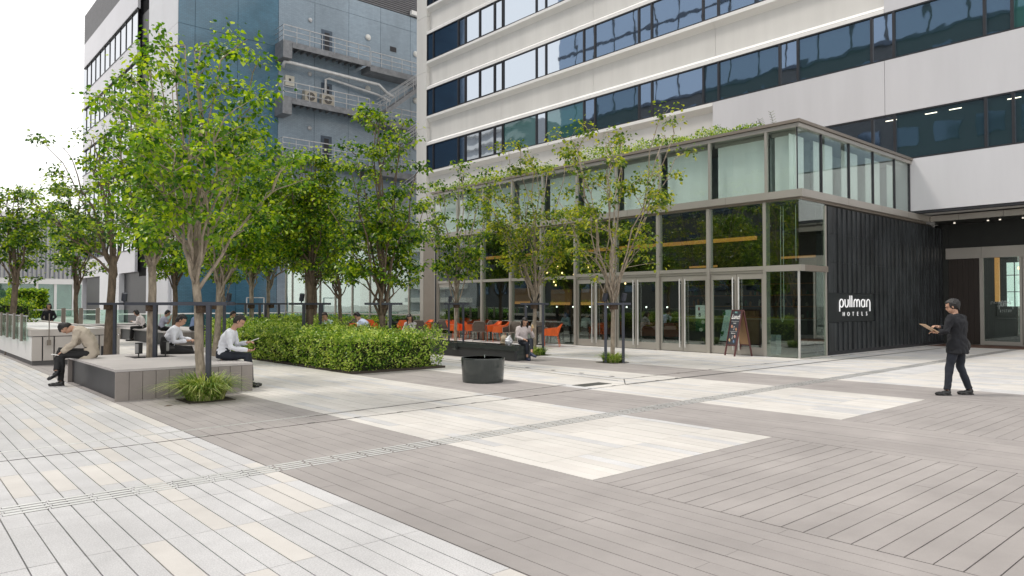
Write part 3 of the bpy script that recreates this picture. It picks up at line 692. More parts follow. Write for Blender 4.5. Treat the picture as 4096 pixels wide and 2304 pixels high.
def ac(x, lab):
    t = thing('air_conditioner', (x, 50.35, 16.65), lab, 'air conditioner', 'air conditioner units on the walkway')
    mb = MB().box(x-.48, x+.48, 50.1, 50.6, 16.7, 17.62).box(x-.4, x-.3, 50.15, 50.55, 16.65, 16.7).box(x+.3, x+.4, 50.15, 50.55, 16.65, 16.7)
    mb.obj('casing', mat('beige_casing', (.50, .46, .38), .5), t)
    MB().tube([(x, 50.09, 17.17), (x, 50.102, 17.17)], .32, 20).obj('fan_grille', mat('dark_grille', (.12, .11, .10), .5), t)
    MB().tube([(x, 50.075, 17.17), (x, 50.10, 17.17)], .1, 12).obj('fan_hub', MATS['beige_casing'], t)
ac(24.1, 'left beige air conditioner unit with round fan on the walkway'); ac(25.5, 'right beige air conditioner unit beside the tall silver duct')
cb = thing('electrical_cabinet', (22.7, 50.8, 17.9), 'pale cream electrical cabinet on the tiled wall above the walkway end', 'cabinet')
MB().box(22.35, 23.05, 50.7, 51, 17.85, 18.6).obj('casing', mat('cream_casing', (.62, .6, .52), .5), cb); MB().box(22.62, 22.78, 50.68, 50.7, 18.2, 18.38).obj('meter', M_frame, cb)
for (x, z) in ((24.4, 23.3), (24.4, 19.15), (24.4, 15.0)):
    t = thing('wall_vent', (x, 51, z), f"small round vent cap on the tiled wall, {'top' if z > 22 else 'middle' if z > 18 else 'lowest'} of the left column", 'vent', 'vents on the tiled wall')
    MB().ell((x, 50.95, z), (.17, .1, .17), n=12, m=8).obj('cap', M_galv, t)
for i, (x, z) in enumerate(((29.4, 23.2), (29.4, 19.0), (34.0, 22.9), (34.0, 18.9), (34.0, 14.9))):
    t = thing('wall_lamp', (x, 51, z), ['round white bulkhead lamp highest on the tiled wall', 'round white lamp on the tiled wall below the upper walkway', 'round lamp near the tower edge by the top walkway', 'round lamp near the tower edge above the middle stairs', 'round lamp near the tower edge above the lowest stairs'][i], 'lamp', 'round lamps on the tiled wall')
    MB().ell((x, 50.93, z), (.25, .12, .25), n=14, m=8).obj('globe', mat('white_globe', (.75, .75, .72), .4), t)
for x, z in ((25.7, 20.85), (25.7, 16.7), (25.7, 12.6)):
    d = bpy.data.objects.new('door', None); C.objects.link(d); d.parent = AN; d.location = Vector((x+.1, AY, z))-AN.location
    MB().box(-.45, .45, -.05, .0, 0, 2.0).obj('leaf', mat('blue_door', (.07, .1, .14), .5), d, world=False); MB().box(-.2, .2, -.06, -.05, .3, 1.8).obj('pane', M_frame, d, world=False)
boxpart('vent_grille', 31.5, 32.1, AY-.03, AY, 22.6, 23.0, M_frame, AN)
boxpart('sign_light', 33.4, 34.4, AY-.35, AY-.05, 26.1, 26.45, M_sill, AN)

# the annex stands a little further off and is a little larger than first drawn (storeys of 4.4 m)
o0 = Vector((14.9, 51, 0)); o1 = Vector((16.09, 55.08, -.13))
for o in [o for o in C.objects if o.parent is None and o.get('kind') != 'structure' and (o is AN or o.name.split('.')[0] in ('fire_escape', 'ventilation_duct', 'air_conditioner', 'electrical_cabinet', 'wall_vent', 'wall_lamp'))]:
    o.location = o1+(o.location-o0)*1.08; o.scale = (1.08, 1.08, 1.08)

# glass balustrade with white handrail in front of the annex
GB = thing('glass_balustrade', (16, 46, 0), 'low glass balustrade with a white top rail in front of the dark tiled wall', 'railing')
for i in range(8):
    a = 11.5+i*1.1; boxpart('pane', a+.03, a+1.07, 46.0, 46.02, .05, .98, M_glassR, GB); boxpart('post', a-.03, a+.03, 45.97, 46.05, 0, .98, M_champ, GB)
boxpart('handrail', 8.5, 20.3, 45.96, 46.08, .98, 1.05, M_sill, GB)
fr = MB()
for (x0, x1, z1) in ((17.2, 18.3, 2.0),):
    fr.bar((x0, 44.5, 0), (x0, 44.5, z1), .06).bar((x1, 44.5, 0), (x1, 44.5, z1), .06).bar((x0, 44.5, z1), (x1, 44.5, z1), .06).bar((x0, 44.5, 1.0), (x1, 44.5, 1.0), .05)
tag(fr.obj('gate_frame', M_galv), 'thin pale metal gate frame beside the lobby glass corner', 'gate')

# ================================================================== FAR BUILDINGS
FB = thing('finned_building', (18, 110, 0), 'far white building with vertical dark fins above a glass ground floor', 'building')
MB().box(9, 21.5, 110.3, 130, 4.6, 12.7).obj('body', M_sill, FB); MB().box(8.8, 21.7, 110, 110.3, 4.2, 4.9).obj('ledge', M_sill, FB); MB().box(8.8, 22, 110, 130, 12.7, 13.3).obj('roof', M_sill, FB)
for i in range(25): boxpart('fin', 9.3+i*.49, 9.42+i*.49, 109.9, 110.3, 4.95, 12.6, mat('slate_fin', (.22, .23, .28), .5), FB)
for i in range(7): boxpart('column', 9+i*2.05, 9.3+i*2.05, 110.2, 110.5, 0, 4.2, M_sill, FB)
for i in range(6): boxpart('pane', 9.3+i*2.05, 11.05+i*2.05, 110.5, 110.52, 0, 4.2, M_glassL, FB)
MB().box(9, 21.5, 116, 116.2, 0, 4.6).obj('back_wall', mat('pale_inner_wall', (.5, .6, .55), .8, scale=.3, var=.3), FB)
# buildings across the plaza behind the camera: they are what the tower's glass reflects
OB = thing('office_block', (-26, 45, 0), 'glass office block across the plaza mirrored in the tower windows', 'building')
M_ob = coated('blue_curtain_wall', (.03, .07, .12), (.5, .62, .8), .55, wob=.1)
MB().box(-60, -26.3, 8, 84, 0, 62).obj('body', mat('dark_concrete', (.07, .075, .085), .7), OB)
for i in range(19):
    y0 = 8+i*4; MB().box(-26.3, -26.2, y0+.15, y0+3.85, 31, 61.8).obj('curtain_wall_bay', M_ob, OB)
for k in range(9): MB().box(-26.22, -26.1, 8, 84, 30.8+k*3.8, 31.2+k*3.8).obj('spandrel', mat('navy_spandrel', (.03, .05, .09), .5), OB)
for k in range(7):
    for i in range(19): boxpart('window', -26.3, -26.2, 9+i*4, 11.4+i*4, 3+k*4, 5.2+k*4, M_win3, OB)
RT = thing('apartment_tower', (-60, 140, 0), 'white balconied apartment tower far behind mirrored in the lowest window band', 'building')
MB().box(-80, -59, 127, 152, 0, 47).obj('body', mat('pale_tower_wall', (.45, .47, .5), .7), RT)
for k in range(15):
    MB().box(-59.2, -57.6, 126.5+(k % 2)*1.2, 152, 2+k*3.1, 3.1+k*3.1).obj('balcony', M_sill, RT)

# ================================================================== TERRACE BLOCK, BENCHES, PLANTERS
M_stone = mat('beige_wall_panel', (.50, .465, .435), .75, var=.06, scale=1.2, rnd=.04); M_skirt = mat('dark_skirting', (.10, .095, .095), .6)
TB = thing('skylight_block', (2.98, 22.2, 0), 'large low beige block with a slatted white skylight top behind the seated man', 'skylight')
tx0, tx1, ty0, ty1, th = 2.98, 5.05, 22.2, 41, .93
MB().box(tx0+.06, tx1-.05, ty0+.06, ty1, 0, .86).obj('core', M_frame, TB)
MB().box(tx0+.03, tx1, ty0+.03, ty1, 0, .12).obj('skirting', M_skirt, TB)
for i, (a, b) in enumerate(((0, .24), (.25, .5), (.51, 1.55), (1.56, 1.82), (1.83, 2.07))): boxpart('wall_panel', tx0+a+.01, tx0+b-.012, ty0, ty0+.05, .12, .74, M_stone, TB)
for i in range(24): boxpart('wall_panel', tx0, tx0+.05, ty0+.012+i*.76, ty0+.76+i*.76, .12, .74, M_sill, TB)
MB().box(tx0-.02, tx1, ty0-.02, ty0+.3, .76, th).obj('coping', M_stone, TB); MB().box(tx0-.02, tx0+.22, ty0+.3, ty1, .76, th).obj('coping', M_stone, TB)
MB().box(tx1-.2, tx1, ty0+.3, ty1, .76, th).obj('coping', M_stone, TB)
for i in range(60): boxpart('slat', tx0+.25, tx1-.22, ty0+.36+i*.3, ty0+.58+i*.3, .84, .90, M_sill, TB)
for z, h in ((.33, .17),): MB().box(tx0+1.6, tx0+1.8, ty0-.012, ty0, .14, .45).obj('outlet_cover', M_frame, TB)
GR = thing('glass_railing', (tx0-.06, 24, 0), 'low glass railing with flat bronze posts along the skylight block', 'railing')
M_bpost = mat('bronze_post', (.22, .19, .16), .5, .3)
for i in range(12):
    y = 23.3+i*1.42
    boxpart('post', tx0-.11, tx0-.06, y-.1, y+.1, .60, 1.34, M_bpost, GR); boxpart('pane', tx0-.05, tx0-.04, y-.66, y+.66, .62, 1.26, M_glassR, GR)
boxpart('handrail', tx0-.07, tx0-.04, 22.5, 40, 1.27, 1.295, M_galv, GR)
GR2 = thing('glass_railing', (6, 41.2, 0), 'rear glass railing with bronze posts beyond the skylight block', 'railing')
for i in range(9): boxpart('post', 3.0+i*.75, 3.18+i*.75, 41.2, 41.25, .6, 1.4, M_bpost, GR2); boxpart('pane', 3.2+i*.75, 3.73+i*.75, 41.22, 41.23, .6, 1.3, M_glassR, GR2)
boxpart('handrail', 2.9, 9.2, 41.2, 41.24, 1.3, 1.33, M_sill, GR2)
LP = tag(MB().tube([(3.35, 22.1, .62), (3.35, 22.1, 1.35)], .012, 8).box(3.31, 3.39, 22.06, 22.14, .52, .66).obj('bollard_stake', M_bpost), 'thin bronze stake fixed to the front of the skylight block', 'stake')

M_bench = mat('taupe_bench_stone', (.29, .26, .24), .7, var=.08, scale=1.5, bump=.05, bscale=80, speck=.03, rnd=.05)
M_btop = mat('pale_bench_top', (.50, .47, .46), .7, var=.06, scale=1.3, bump=.05, bscale=80, speck=.03)
def bench(x0, y0, x1, y1, label, hx, hy, hw=.42):
    t = thing('block_bench', (x0, y0, 0), label, 'bench', 'stone block benches around trees')
    h = .52
    c = MB().box(x0+.08, x1-.05, y0+.05, hy-hw, 0, h-.03).box(x0+.08, x1-.05, hy+hw, y1-.05, 0, h-.03).box(x0+.08, hx-hw, hy-hw, hy+hw, 0, h-.03).box(hx+hw, x1-.05, hy-hw, hy+hw, 0, h-.03)
    c.obj('core', M_frame, t)
    n = round((x1-x0)/.206); w = (x1-x0)/n
    for i in range(n):
        boxpart('plank', x0+i*w+.004, x0+(i+1)*w-.004, y0, y0+.045, 0, h-.045, M_bench, t); boxpart('plank', x0+i*w+.004, x0+(i+1)*w-.004, y1-.045, y1, 0, h-.045, M_bench, t)
    boxpart('side_panel', x0+.10, x0+.12, y0+.05, y1-.05, .03, h-.05, mat('dark_side_panel', (.022, .026, .027), .3, var=.5, scale=2), t)
    boxpart('side_panel', x1-.045, x1, y0+.05, y1-.05, 0, h-.045, M_bench, t)
    T_ = h-.04
    for (a, b, c_, d) in ((x0, x1, y0, hy-hw), (x0, x1, hy+hw, y1), (x0, hx-hw, hy-hw, hy+hw), (hx+hw, x1, hy-hw, hy+hw)):
        MB().box(a+.002, b-.002, c_+.002, d-.002, T_, h).obj('top_slab', M_btop, t)
    MB().box(hx-hw, hx+hw, hy-hw, hy+hw, 0, .42).obj('soil', M_soil, t)
    return t
bench(2.92, 13.13, 5.2, 17.1, 'nearest block bench with plank front and black end panel, three men seated on it', 4.22, 16.05, .40)
bench(8.25, 29.6, 10.9, 36.5, 'far block bench with plank front in front of the annex', 9.0, 30.9)
BL = thing('black_planter', (13.35, 15, 0), 'long low black granite planter bench by the cafe chairs', 'planter')
MB().box(13.33, 13.42, 15.0, 24.3, 0, .29).obj('side_slab', mat('satin_black_stone', (.03, .032, .034), .35), BL); MB().box(13.30, 13.44, 14.99, 24.3, .29, .42).obj('rim', M_blackg, BL)
MB().box(13.42, 13.95, 15.0, 15.5, 0, .42).obj('end_block', M_blackg, BL); MB().box(13.86, 13.95, 15.5, 24.3, 0, .42).obj('side_slab', M_blackg, BL)
MB().box(13.44, 13.86, 15.5, 24.3, 0, .36).obj('soil', M_soil, BL); MB().box(13.24, 13.31, 17.6, 17.75, .2, .42).obj('spout', M_blackg, BL)
BS = thing('stone_basin', (9.35, 11.5, 0), 'round black polished stone water basin standing on the plaza', 'basin')
MB().tube([(9.35, 11.5, 0), (9.35, 11.5, .05), (9.35, 11.5, .475), (9.35, 11.5, .50), (9.35, 11.5, .50), (9.35, 11.5, .44)], [.415, .425, .45, .448, .40, .39], 48).obj('bowl', M_blackg, BS, smooth=False)
MB().tube([(9.35, 11.5, .44), (9.35, 11.5, .475)], .41, 40).obj('water', glass('still_water', (.5, .6, .58), .1, 2.0), BS)
MB().tube([(9.37, 11.48, .47), (9.37, 11.48, .56)], [.02, .012], 8).obj('jet', glass('clear_jet', (.9, .95, .95), .3, 1), BS)
BX = None

# ================================================================== TREES
def leaf_mesh(name, pts, nrm, size, m, seed, lobed=True, droop=0.0):
    """pts: Nx3 leaf bases, nrm: Nx3 blade directions (unit); one small folded blade per point"""
    rs = np.random.RandomState(seed); N = len(pts)
    d = nrm/np.linalg.norm(nrm, axis=1)[:, None]
    r = rs.normal(size=(N, 3)); r[:, 2] *= .45
    side = np.cross(d, np.array([0, 0, 1.0])+r*.55); side /= np.linalg.norm(side, axis=1)[:, None]+1e-9
    up = np.cross(side, d)
    s = size*rs.uniform(.6, 1.25, N)[:, None]
    if lobed: sh = [(0, 0, 0), (-.44, .22, .10), (-.34, .62, .07), (0, 1.0, -.08), (.34, .62, .07), (.44, .22, .10)]; fs = [(0, 3, 2, 1), (0, 5, 4, 3)]
    else: sh = [(0, 0, 0), (-.30, .45, .06), (0, 1, -.06), (.30, .45, .06)]; fs = [(0, 2, 1), (0, 3, 2)]
    k = len(sh); V = np.empty((N, k, 3))
    for i, (a, b, c) in enumerate(sh): V[:, i] = pts+s*(a*side+b*d+c*up)
    V[:, :, 2] -= droop*s*np.array([b*b for _, b, _ in sh])[None, :]
    me = bpy.data.meshes.new(name); nf = len(fs); fl = len(fs[0])
    idx = (np.arange(N)[:, None, None]*k+np.array(fs)[None]).reshape(-1)
    me.vertices.add(N*k); me.vertices.foreach_set('co', V.reshape(-1))
    me.loops.add(len(idx)); me.loops.foreach_set('vertex_index', idx.astype(np.int32))
    me.polygons.add(N*nf); me.polygons.foreach_set('loop_start', (np.arange(N*nf)*fl).astype(np.int32)); me.polygons.foreach_set('loop_total', np.full(N*nf, fl, np.int32))
    me.update(calc_edges=True); me.validate(); me.materials.append(m); return me

RVEC = Vector((math.sin(AZ), -math.cos(AZ), 0)); FVEC = Vector((math.cos(AZ), math.sin(AZ), 0))
def tree(label, base, z0, fork, off, rad, ztop, zlow, nl, leaves, lsize, tr, seed, bark, lm, lean=(0, 0), nsub=5, spread=.62, lobed=True, stems=None, gaps=.0):
    """vase shaped street tree. off: crown centre offset (right, away); rad: crown half width"""
    rg = random.Random(seed)
    t = thing('street_tree', (base[0], base[1], z0), label, 'tree')
    b = Vector((0, 0, 0)); cc = RVEC*off[0]+FVEC*off[1]
    H = ztop-z0-.1; fk = fork-z0; low = zlow-z0; rad *= .84; off = (off[0]+.12*rad*0, off[1])
    tk = MB(); br = MB(); tips = []
    top = RVEC*lean[0]+FVEC*lean[1]+Vector((0, 0, fk))
    pts = [b+Vector((0, 0, -.05)), b+Vector((0, 0, .12)), b.lerp(top, .35)+Vector((rg.uniform(-.03, .03), rg.uniform(-.03, .03), 0)), b.lerp(top, .7)+Vector((rg.uniform(-.03, .03), rg.uniform(-.03, .03), 0)), top]
    # leader continues up
    cen = cc+Vector((0, 0, (low+H)/2)); hz = (H-low)/2
    tk.tube(pts, [tr*1.35, tr*1.08, tr, tr*.93, tr*.88], 10)
    def surf(a, v):
        """point on the crown surface at azimuth a, height fraction v"""
        z = low+(H-low)*v; q = math.sin(math.pi*min(1, max(.0, (v*.86+.14)))**.85)**.7
        if stems: q = max(q, .78)*1.12
        rr = rad*q*rg.uniform(.72, 1.08)
        return cc+Vector((math.cos(a)*rr, math.sin(a)*rr, z))
    def limb(p0, p1, r0, r1, lift, n=6, wig=.06):
        L = (p1-p0).length; out = []
        c1 = p0+(p1-p0)*.35+Vector((0, 0, -lift*L)); 
        for i in range(n+1):
            s = i/n; p = p0*(1-s)**2+c1*2*s*(1-s)+p1*s*s
            if 0 < i < n: p = p+Vector((rg.gauss(0, wig), rg.gauss(0, wig), rg.gauss(0, wig*.5)))*L*.25
            out.append(p)
        return out, [r0+(r1-r0)*i/n for i in range(n+1)]
    for k in range(nl):
        a = 2*math.pi*(k+rg.uniform(-.3, .3))/nl; v = .98 if k == 0 else rg.choice([.45, .62, .78, .9, .97])
        if stems: v = rg.choice(stems)
        s0 = rg.uniform(.72, 1.0); p0 = b.lerp(top, s0) if k else top.copy()
        e = surf(a, v); 
        if k == 0: e = cc*.8+Vector((rg.uniform(-.2, .2), rg.uniform(-.2, .2), H*.99))
        P, Rr = limb(p0, e, tr*(.62 if k == 0 else rg.uniform(.32, .5)), .010, .02 if v > .8 else -.02, 8)
        (tk if k < 2 else br).tube(P, Rr, 7)
        for j in range(nsub):
            s = rg.uniform(.30, 1.0) if j else 1.0
            q = P[min(8, int(s*8))]; L = rad*spread*rg.uniform(.35, 1.0)*(1.1-.5*s)
            aa = a+rg.uniform(-1.5, 1.5); e2 = q+Vector((math.cos(aa)*L, math.sin(aa)*L, L*rg.uniform(.1, 1.0)))
            if e2.z > H: e2.z = H-rg.uniform(0, .2)
            if e2.z < low: e2.z = low+rg.uniform(0, .2)
            Q, q2 = limb(q, e2, .014, .005, -.05, 5)
            br.tube(Q, q2, 4, caps=False)
            for w in range(2):
                c = Q[rg.randint(3, 5)]
                d3 = Vector((rg.gauss(0, 1), rg.gauss(0, 1), rg.uniform(-.1, .8))).normalized()*rg.uniform(.12, .35)
                br.tube([c, c+d3*.5+Vector((0, 0, .02)), c+d3], .004, 3, caps=False); tips.append(c+d3)
            tips.append(e2)
    tk.obj('trunk', bark, t, world=False, smooth=True)
    o = br.obj('branches', bark, t, world=False, smooth=True); o['kind'] = 'stuff'
    if gaps: tips = [p for p in tips if noise.noise(p*1.3+Vector((seed, 0, 0))) > -gaps]
    n = max(4, leaves//len(tips)); rs = np.random.RandomState(seed)
    P = []; D = []
    for p in tips:
        k = max(2, int(n*rg.uniform(.4, 1.6))); R_ = rg.uniform(.07, .17)
        g = rs.normal(size=(k, 3)); g[:, 2] *= .55; pp = np.array(p)+g*R_
        P.append(pp); dd = g+rs.normal(size=(k, 3))*.6; dd[:, 2] -= .35; D.append(dd)
    P = np.concatenate(P); D = np.concatenate(D)
    me = leaf_mesh('foliage', P, D, lsize, lm, seed, lobed, .15)
    o = bpy.data.objects.new('foliage', me); C.objects.link(o); o.parent = t; o['kind'] = 'stuff'
    return t
F1, F2, F3, F4 = M_lf1, M_lf2, M_lf3, M_lf4
tree('tallest bright green tree in front, rising from the grass clump before the nearest bench', (4.08, 12.45), 0, 2.25, (-.08, 0), 1.9, 6.15, 2.1, 15, 7300, .082, .072, 11, M_bark, F1, (-.16, 0), 7, .62)
tree('bright green tree growing through the hole of the nearest bench', (4.24, 16.1), .42, 2.5, (-.05, .1), 1.6, 6.7, 2.1, 12, 6000, .088, .085, 12, M_bark, F1, (-.05, .1), 7, .6)
tree('dark stemmed tree behind the skylight block with sparse leaves against the white sky', (4.62, 21.6), 0, 2.9, (-.55, .2), 1.95, 6.3, 2.5, 11, 3400, .088, .11, 13, M_barkd, F2, (.0, .2), 6, .7, gaps=.12)
tree('leftmost tree at the photo edge, thin dark stems above the far greenery', (3.1, 27.5), 0, 2.2, (.0, .2), 1.6, 5.4, 1.7, 10, 4000, .10, .10, 14, M_barkd, F2, (.1, .1), 6, .65)
tree('twin stemmed pale tree directly behind the tallest tree', (7.03, 20.5), 0, 2.2, (.6, .3), 2.0, 6.2, 2.2, 12, 8600, 0.090, .085, 15, M_bark, F1, (.12, 0), 6, .62)
tree('dark trunked tree rising through the hedge left of the man in green', (9.24, 19.19), 0, 2.4, (-.1, .2), 1.78, 5.9, 2.2, 15, 9072, 0.095, .11, 18, M_barkd, F2, (0, 0), 7, .6)
tree('dense tall tree at the right part of the hedge with low forked pale limb', (10.02, 16.49), 0, 1.45, (-.05, .1), 1.72, 6.75, 2.1, 15, 8280, 0.090, .09, 19, M_barkd, F2, (-.05, 0), 7, .6)
tree('slender tree behind the hedge with a pale curved stem, left one of a pair', (9.73, 24.76), 0, 2.3, (-.2, .3), 1.95, 6.0, 2.2, 11, 6552, 0.099, .08, 20, M_bark, F1, (0, 0), 6, .65)
tree('slender tree behind the hedge with a thin crooked stem, right one of a pair', (10.6, 25.4), 0, 2.6, (.5, .3), 1.95, 6.1, 2.3, 11, 6552, 0.099, .065, 21, M_bark, F2, (0, 0), 6, .65)
tree('thin forked young tree in front of the dark annex wall', (10.15, 28.6), 0, 1.9, (0, .3), 1.3, 5.0, 2.2, 7, 3200, .11, .06, 22, M_bark, F1, (0, 0), 5, .65)
tree('tree standing in the far bench before the annex', (9.0, 30.9), .42, 2.4, (0, .2), 1.95, 5.9, 2.4, 11, 5544, 0.108, .10, 23, M_barkd, F1, (0, 0), 6, .65)
tree('tree beyond the far bench half hidden by the bench tree', (6.0, 33.5), 0, 2.4, (-.2, .2), 2.07, 6.4, 2.3, 11, 5040, 0.108, .09, 24, M_barkd, F2, (0, 0), 6, .65)
tree('tree behind the hedge before the lobby glass', (13.0, 26.6), 0, 2.3, (0, .2), 2.07, 6.0, 2.1, 12, 6552, 0.104, .085, 25, M_barkd, F2, (0, 0), 6, .65)
tree('tree close to the lobby glass and bronze column', (15.6, 29.4), 0, 2.3, (-.6, .2), 2.07, 6.2, 2.1, 12, 6552, 0.108, .085, 26, M_barkd, F2, (0, 0), 6, .65)
ST = [.5, .65, .8, .92, .98]
tree('sparse vase shaped tree by the planter, leftmost of the three before the pavilion', (16.2, 21.55), 0, 2.0, (.1, .1), 1.85, 6.7, 2.2, 12, 4600, .105, .060, 27, M_bark, F2, (0, 0), 6, .45, stems=ST)
tree('sparse vase shaped tree behind the planter end, middle of the three before the pavilion', (15.55, 16.55), 0, 2.05, (-.1, .1), 2.05, 6.4, 2.2, 15, 5600, .092, .064, 28, M_bark, F3, (0, 0), 6, .5, stems=ST)
tree('sparse vase shaped tree by itself in front of the glass doors, rightmost of all', (15.1, 12.95), 0, 1.85, (.1, 0), 2.2, 6.5, 2.3, 14, 4400, .09, .058, 29, M_bark, F3, (0, 0), 6, .52, stems=ST)

# distant greenery
def shrub(name, label, cat, boxes, n, size, m, seed, kind=None, base=None):
    """leafy mass filling boxes (x0,x1,y0,y1,z0,z1) with an uneven skin"""
    rs = np.random.RandomState(seed); P = []; tot = sum((b[1]-b[0])*(b[3]-b[2])+((b[1]-b[0])+(b[3]-b[2]))*(b[5]-b[4]) for b in boxes)
    for (x0, x1, y0, y1, z0, z1) in boxes:
        a = np.array([(x1-x0)*(y1-y0), (y1-y0)*(z1-z0), (y1-y0)*(z1-z0)*.5, (x1-x0)*(z1-z0), (x1-x0)*(z1-z0)*.5]); k = int(n*((x1-x0)*(y1-y0)+((x1-x0)+(y1-y0))*(z1-z0))/tot)
        f = rs.choice(5, k, p=a/a.sum()); u, v = rs.rand(k), rs.rand(k); dep = np.abs(rs.normal(0, .07, k))
        p = np.empty((k, 3)); 
        p[:, 0] = np.where(f == 0, x0+u*(x1-x0), np.where(f == 1, x0+dep, np.where(f == 2, x1-dep, x0+u*(x1-x0))))
        p[:, 1] = np.where(f == 0, y0+v*(y1-y0), np.where((f == 1) | (f == 2), y0+u*(y1-y0), np.where(f == 3, y0+dep, y1-dep)))
        p[:, 2] = np.where(f == 0, z1-dep, z0+v*(z1-z0))
        # round the shoulders and roughen
        cx, cy = (x0+x1)/2, (y0+y1)/2
        for i in range(k):
            q = Vector(p[i]); w = noise.noise(q*2.1)*.15+noise.noise(q*5)*.15
            o = Vector((q.x-cx, q.y-cy, 0)); o = o.normalized() if f[i] else Vector((0, 0, 1))
            q = q+o*w
            if q.z > z1-.14: q.z += rs.rand()**3*.16-.04+.07*noise.noise(q*3.1)
            tz = (q.z-z0)/(z1-z0)
            if f[i] and tz < .25: q = q-o*(.25-tz)*.5
            p[i] = q
        P.append(p)
    P = np.concatenate(P); D = rs.normal(size=P.shape); D[:, 2] += .2
    off = np.array([boxes[0][0], boxes[0][2], 0]); 
    t = thing(name, tuple(off), label, cat)
    o = bpy.data.objects.new('foliage', leaf_mesh('foliage', P-off, D, size, m, seed, False)); C.objects.link(o); o.parent = t; o['kind'] = 'stuff'
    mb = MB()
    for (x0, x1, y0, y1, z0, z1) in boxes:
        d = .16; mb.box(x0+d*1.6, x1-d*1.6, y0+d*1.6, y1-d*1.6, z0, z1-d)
    mb.obj('inner_box', mat('dark_hedge_fill', (.025, .035, .012), .95, scale=9, var=.6), t)  # plain dark boxes filling the mass behind the leaves
    return t
HG = shrub('hedge', 'broad clipped hedge with yellow green leaves in the middle of the plaza', 'hedge', [(8.02, 10.65, 14.62, 22.4, .05, .89), (8.3, 12.2, 22.4, 25.2, .05, 1.0)], 52000, .070, M_hedge, 5)
MB().box(8.1, 10.7, 14.66, 22.4, -.0, .05).obj('soil_edge', M_soil, HG)
shrub('hedge', 'low bright hedge far left behind the glass railing', 'hedge', [(3.0, 4.6, 42, 50, .3, 1.15)], 5000, .11, M_hedge, 6)
shrub('hedge', 'darker tall hedge at the far left edge below the leftmost tree', 'hedge', [(2.4, 4.6, 33, 37, .2, 1.7)], 6000, .10, M_lf2, 7)
shrub('hedge', 'strip of shrubs along the lobby glass', 'hedge', [(17.6, 18.6, 30, 44, 0, .9)], 9000, .09, M_lf2, 8)
shrub('bush', 'rounded green bush seen beyond the finned building columns', 'bush', [(11.5, 15, 100, 104, 0, 3.2)], 5000, .3, M_lf1, 9)
# plants on the pavilion roof
RG = thing('roof_planting', (20.5, 15, 7.1), 'bright green plants spilling along the pavilion roof edge', 'plants')
rs = np.random.RandomState(3); pts = []
for i in range(9000):
    y = rs.uniform(11.6, 29); h = max(0, .30+.55*noise.noise(Vector((0, y*.55, 3.3))) + .25*noise.noise(Vector((1, y*2, 1)))) if y < 21 else max(0, .25+.4*noise.noise(Vector((0, y*.8, 9))))
    if y < 12.9: h *= .35
    if h < .05: continue
    pts.append((rs.uniform(20.35, 21.1)-20.5, y-15, rs.uniform(0, 1)*h-.02))
pts = np.array(pts); D = rs.normal(size=pts.shape); D[:, 2] += .5
o = bpy.data.objects.new('foliage', leaf_mesh('foliage', pts, D, .09, M_hedge, 3, False)); C.objects.link(o); o.parent = RG; o['kind'] = 'stuff'
w = MB()
for x, y, h in ((20.5, 11.1, .42), (20.55, 11.5, .25)):
    w.tube([(x, y, 7.09), (x, y+.05, 7.09+h*.5), (x+.02, y+.12, 7.09+h)], .006, 4)
    for k in range(5): zz = 7.15+h*k/5; w.tube([(x, y+.02*k, zz), (x+.03, y+.02*k-.08, zz+.05)], .006, 3); w.tube([(x, y+.02*k, zz), (x-.03, y+.02*k+.08, zz+.05)], .006, 3)
w.obj('stalk', M_lf4, RG)

def clump(label, cx, cy, r, n, h, seed):
    rs = np.random.RandomState(seed); V = []; Fc = []
    for i in range(n):
        a = rs.uniform(0, 2*math.pi); q = r*math.sqrt(rs.rand())*.62; x, y = q*math.cos(a), q*math.sin(a)
        L = h*rs.uniform(.3, 1.2); aa = a+rs.normal(0, .7); out = rs.uniform(.3, 1.25)*L*(.45+q/r); dx, dy = math.cos(aa), math.sin(aa); wd = rs.uniform(.008, .015)
        b = len(V)
        for k in range(5):
            s = k/4; px = x+dx*out*s**1.5; py = y+dy*out*s**1.5; pz = L*(1.35*s-.62*s*s*(1+out/L*.6)); w2 = wd*(1-s)**.6+.0008
            V += [(px-dy*w2, py+dx*w2, max(pz, .004)), (px+dy*w2, py-dx*w2, max(pz, .004))]
        Fc += [(b+2*k, b+2*k+1, b+2*k+3, b+2*k+2) for k in range(4)]
    me = bpy.data.meshes.new('grass_clump'); me.from_pydata(V, [], Fc); me.materials.append(M_grass); me.update()
    t = thing('grass_clump', (cx, cy, 0), label, 'grass clump'); o = bpy.data.objects.new('blades', me); C.objects.link(o); o.parent = t; o['kind'] = 'stuff'
    MB().box(cx-r*.8, cx+r*.8, cy-r*.8, cy+r*.8, -.0, .012).obj('soil', M_soil, t)
clump('big arching grass clump at the foot of the tallest tree', 4.12, 12.42, .46, 1300, .66, 1)
clump('small grass clump under the tree before the glass doors', 15.1, 12.95, .40, 520, .42, 2)
clump('small grass clump behind the planter end by the seated woman', 15.5, 16.4, .42, 520, .42, 3)
clump('tiny dry grass tuft beside the nearest bench back edge', 5.9, 17.6, .15, 120, .3, 4)

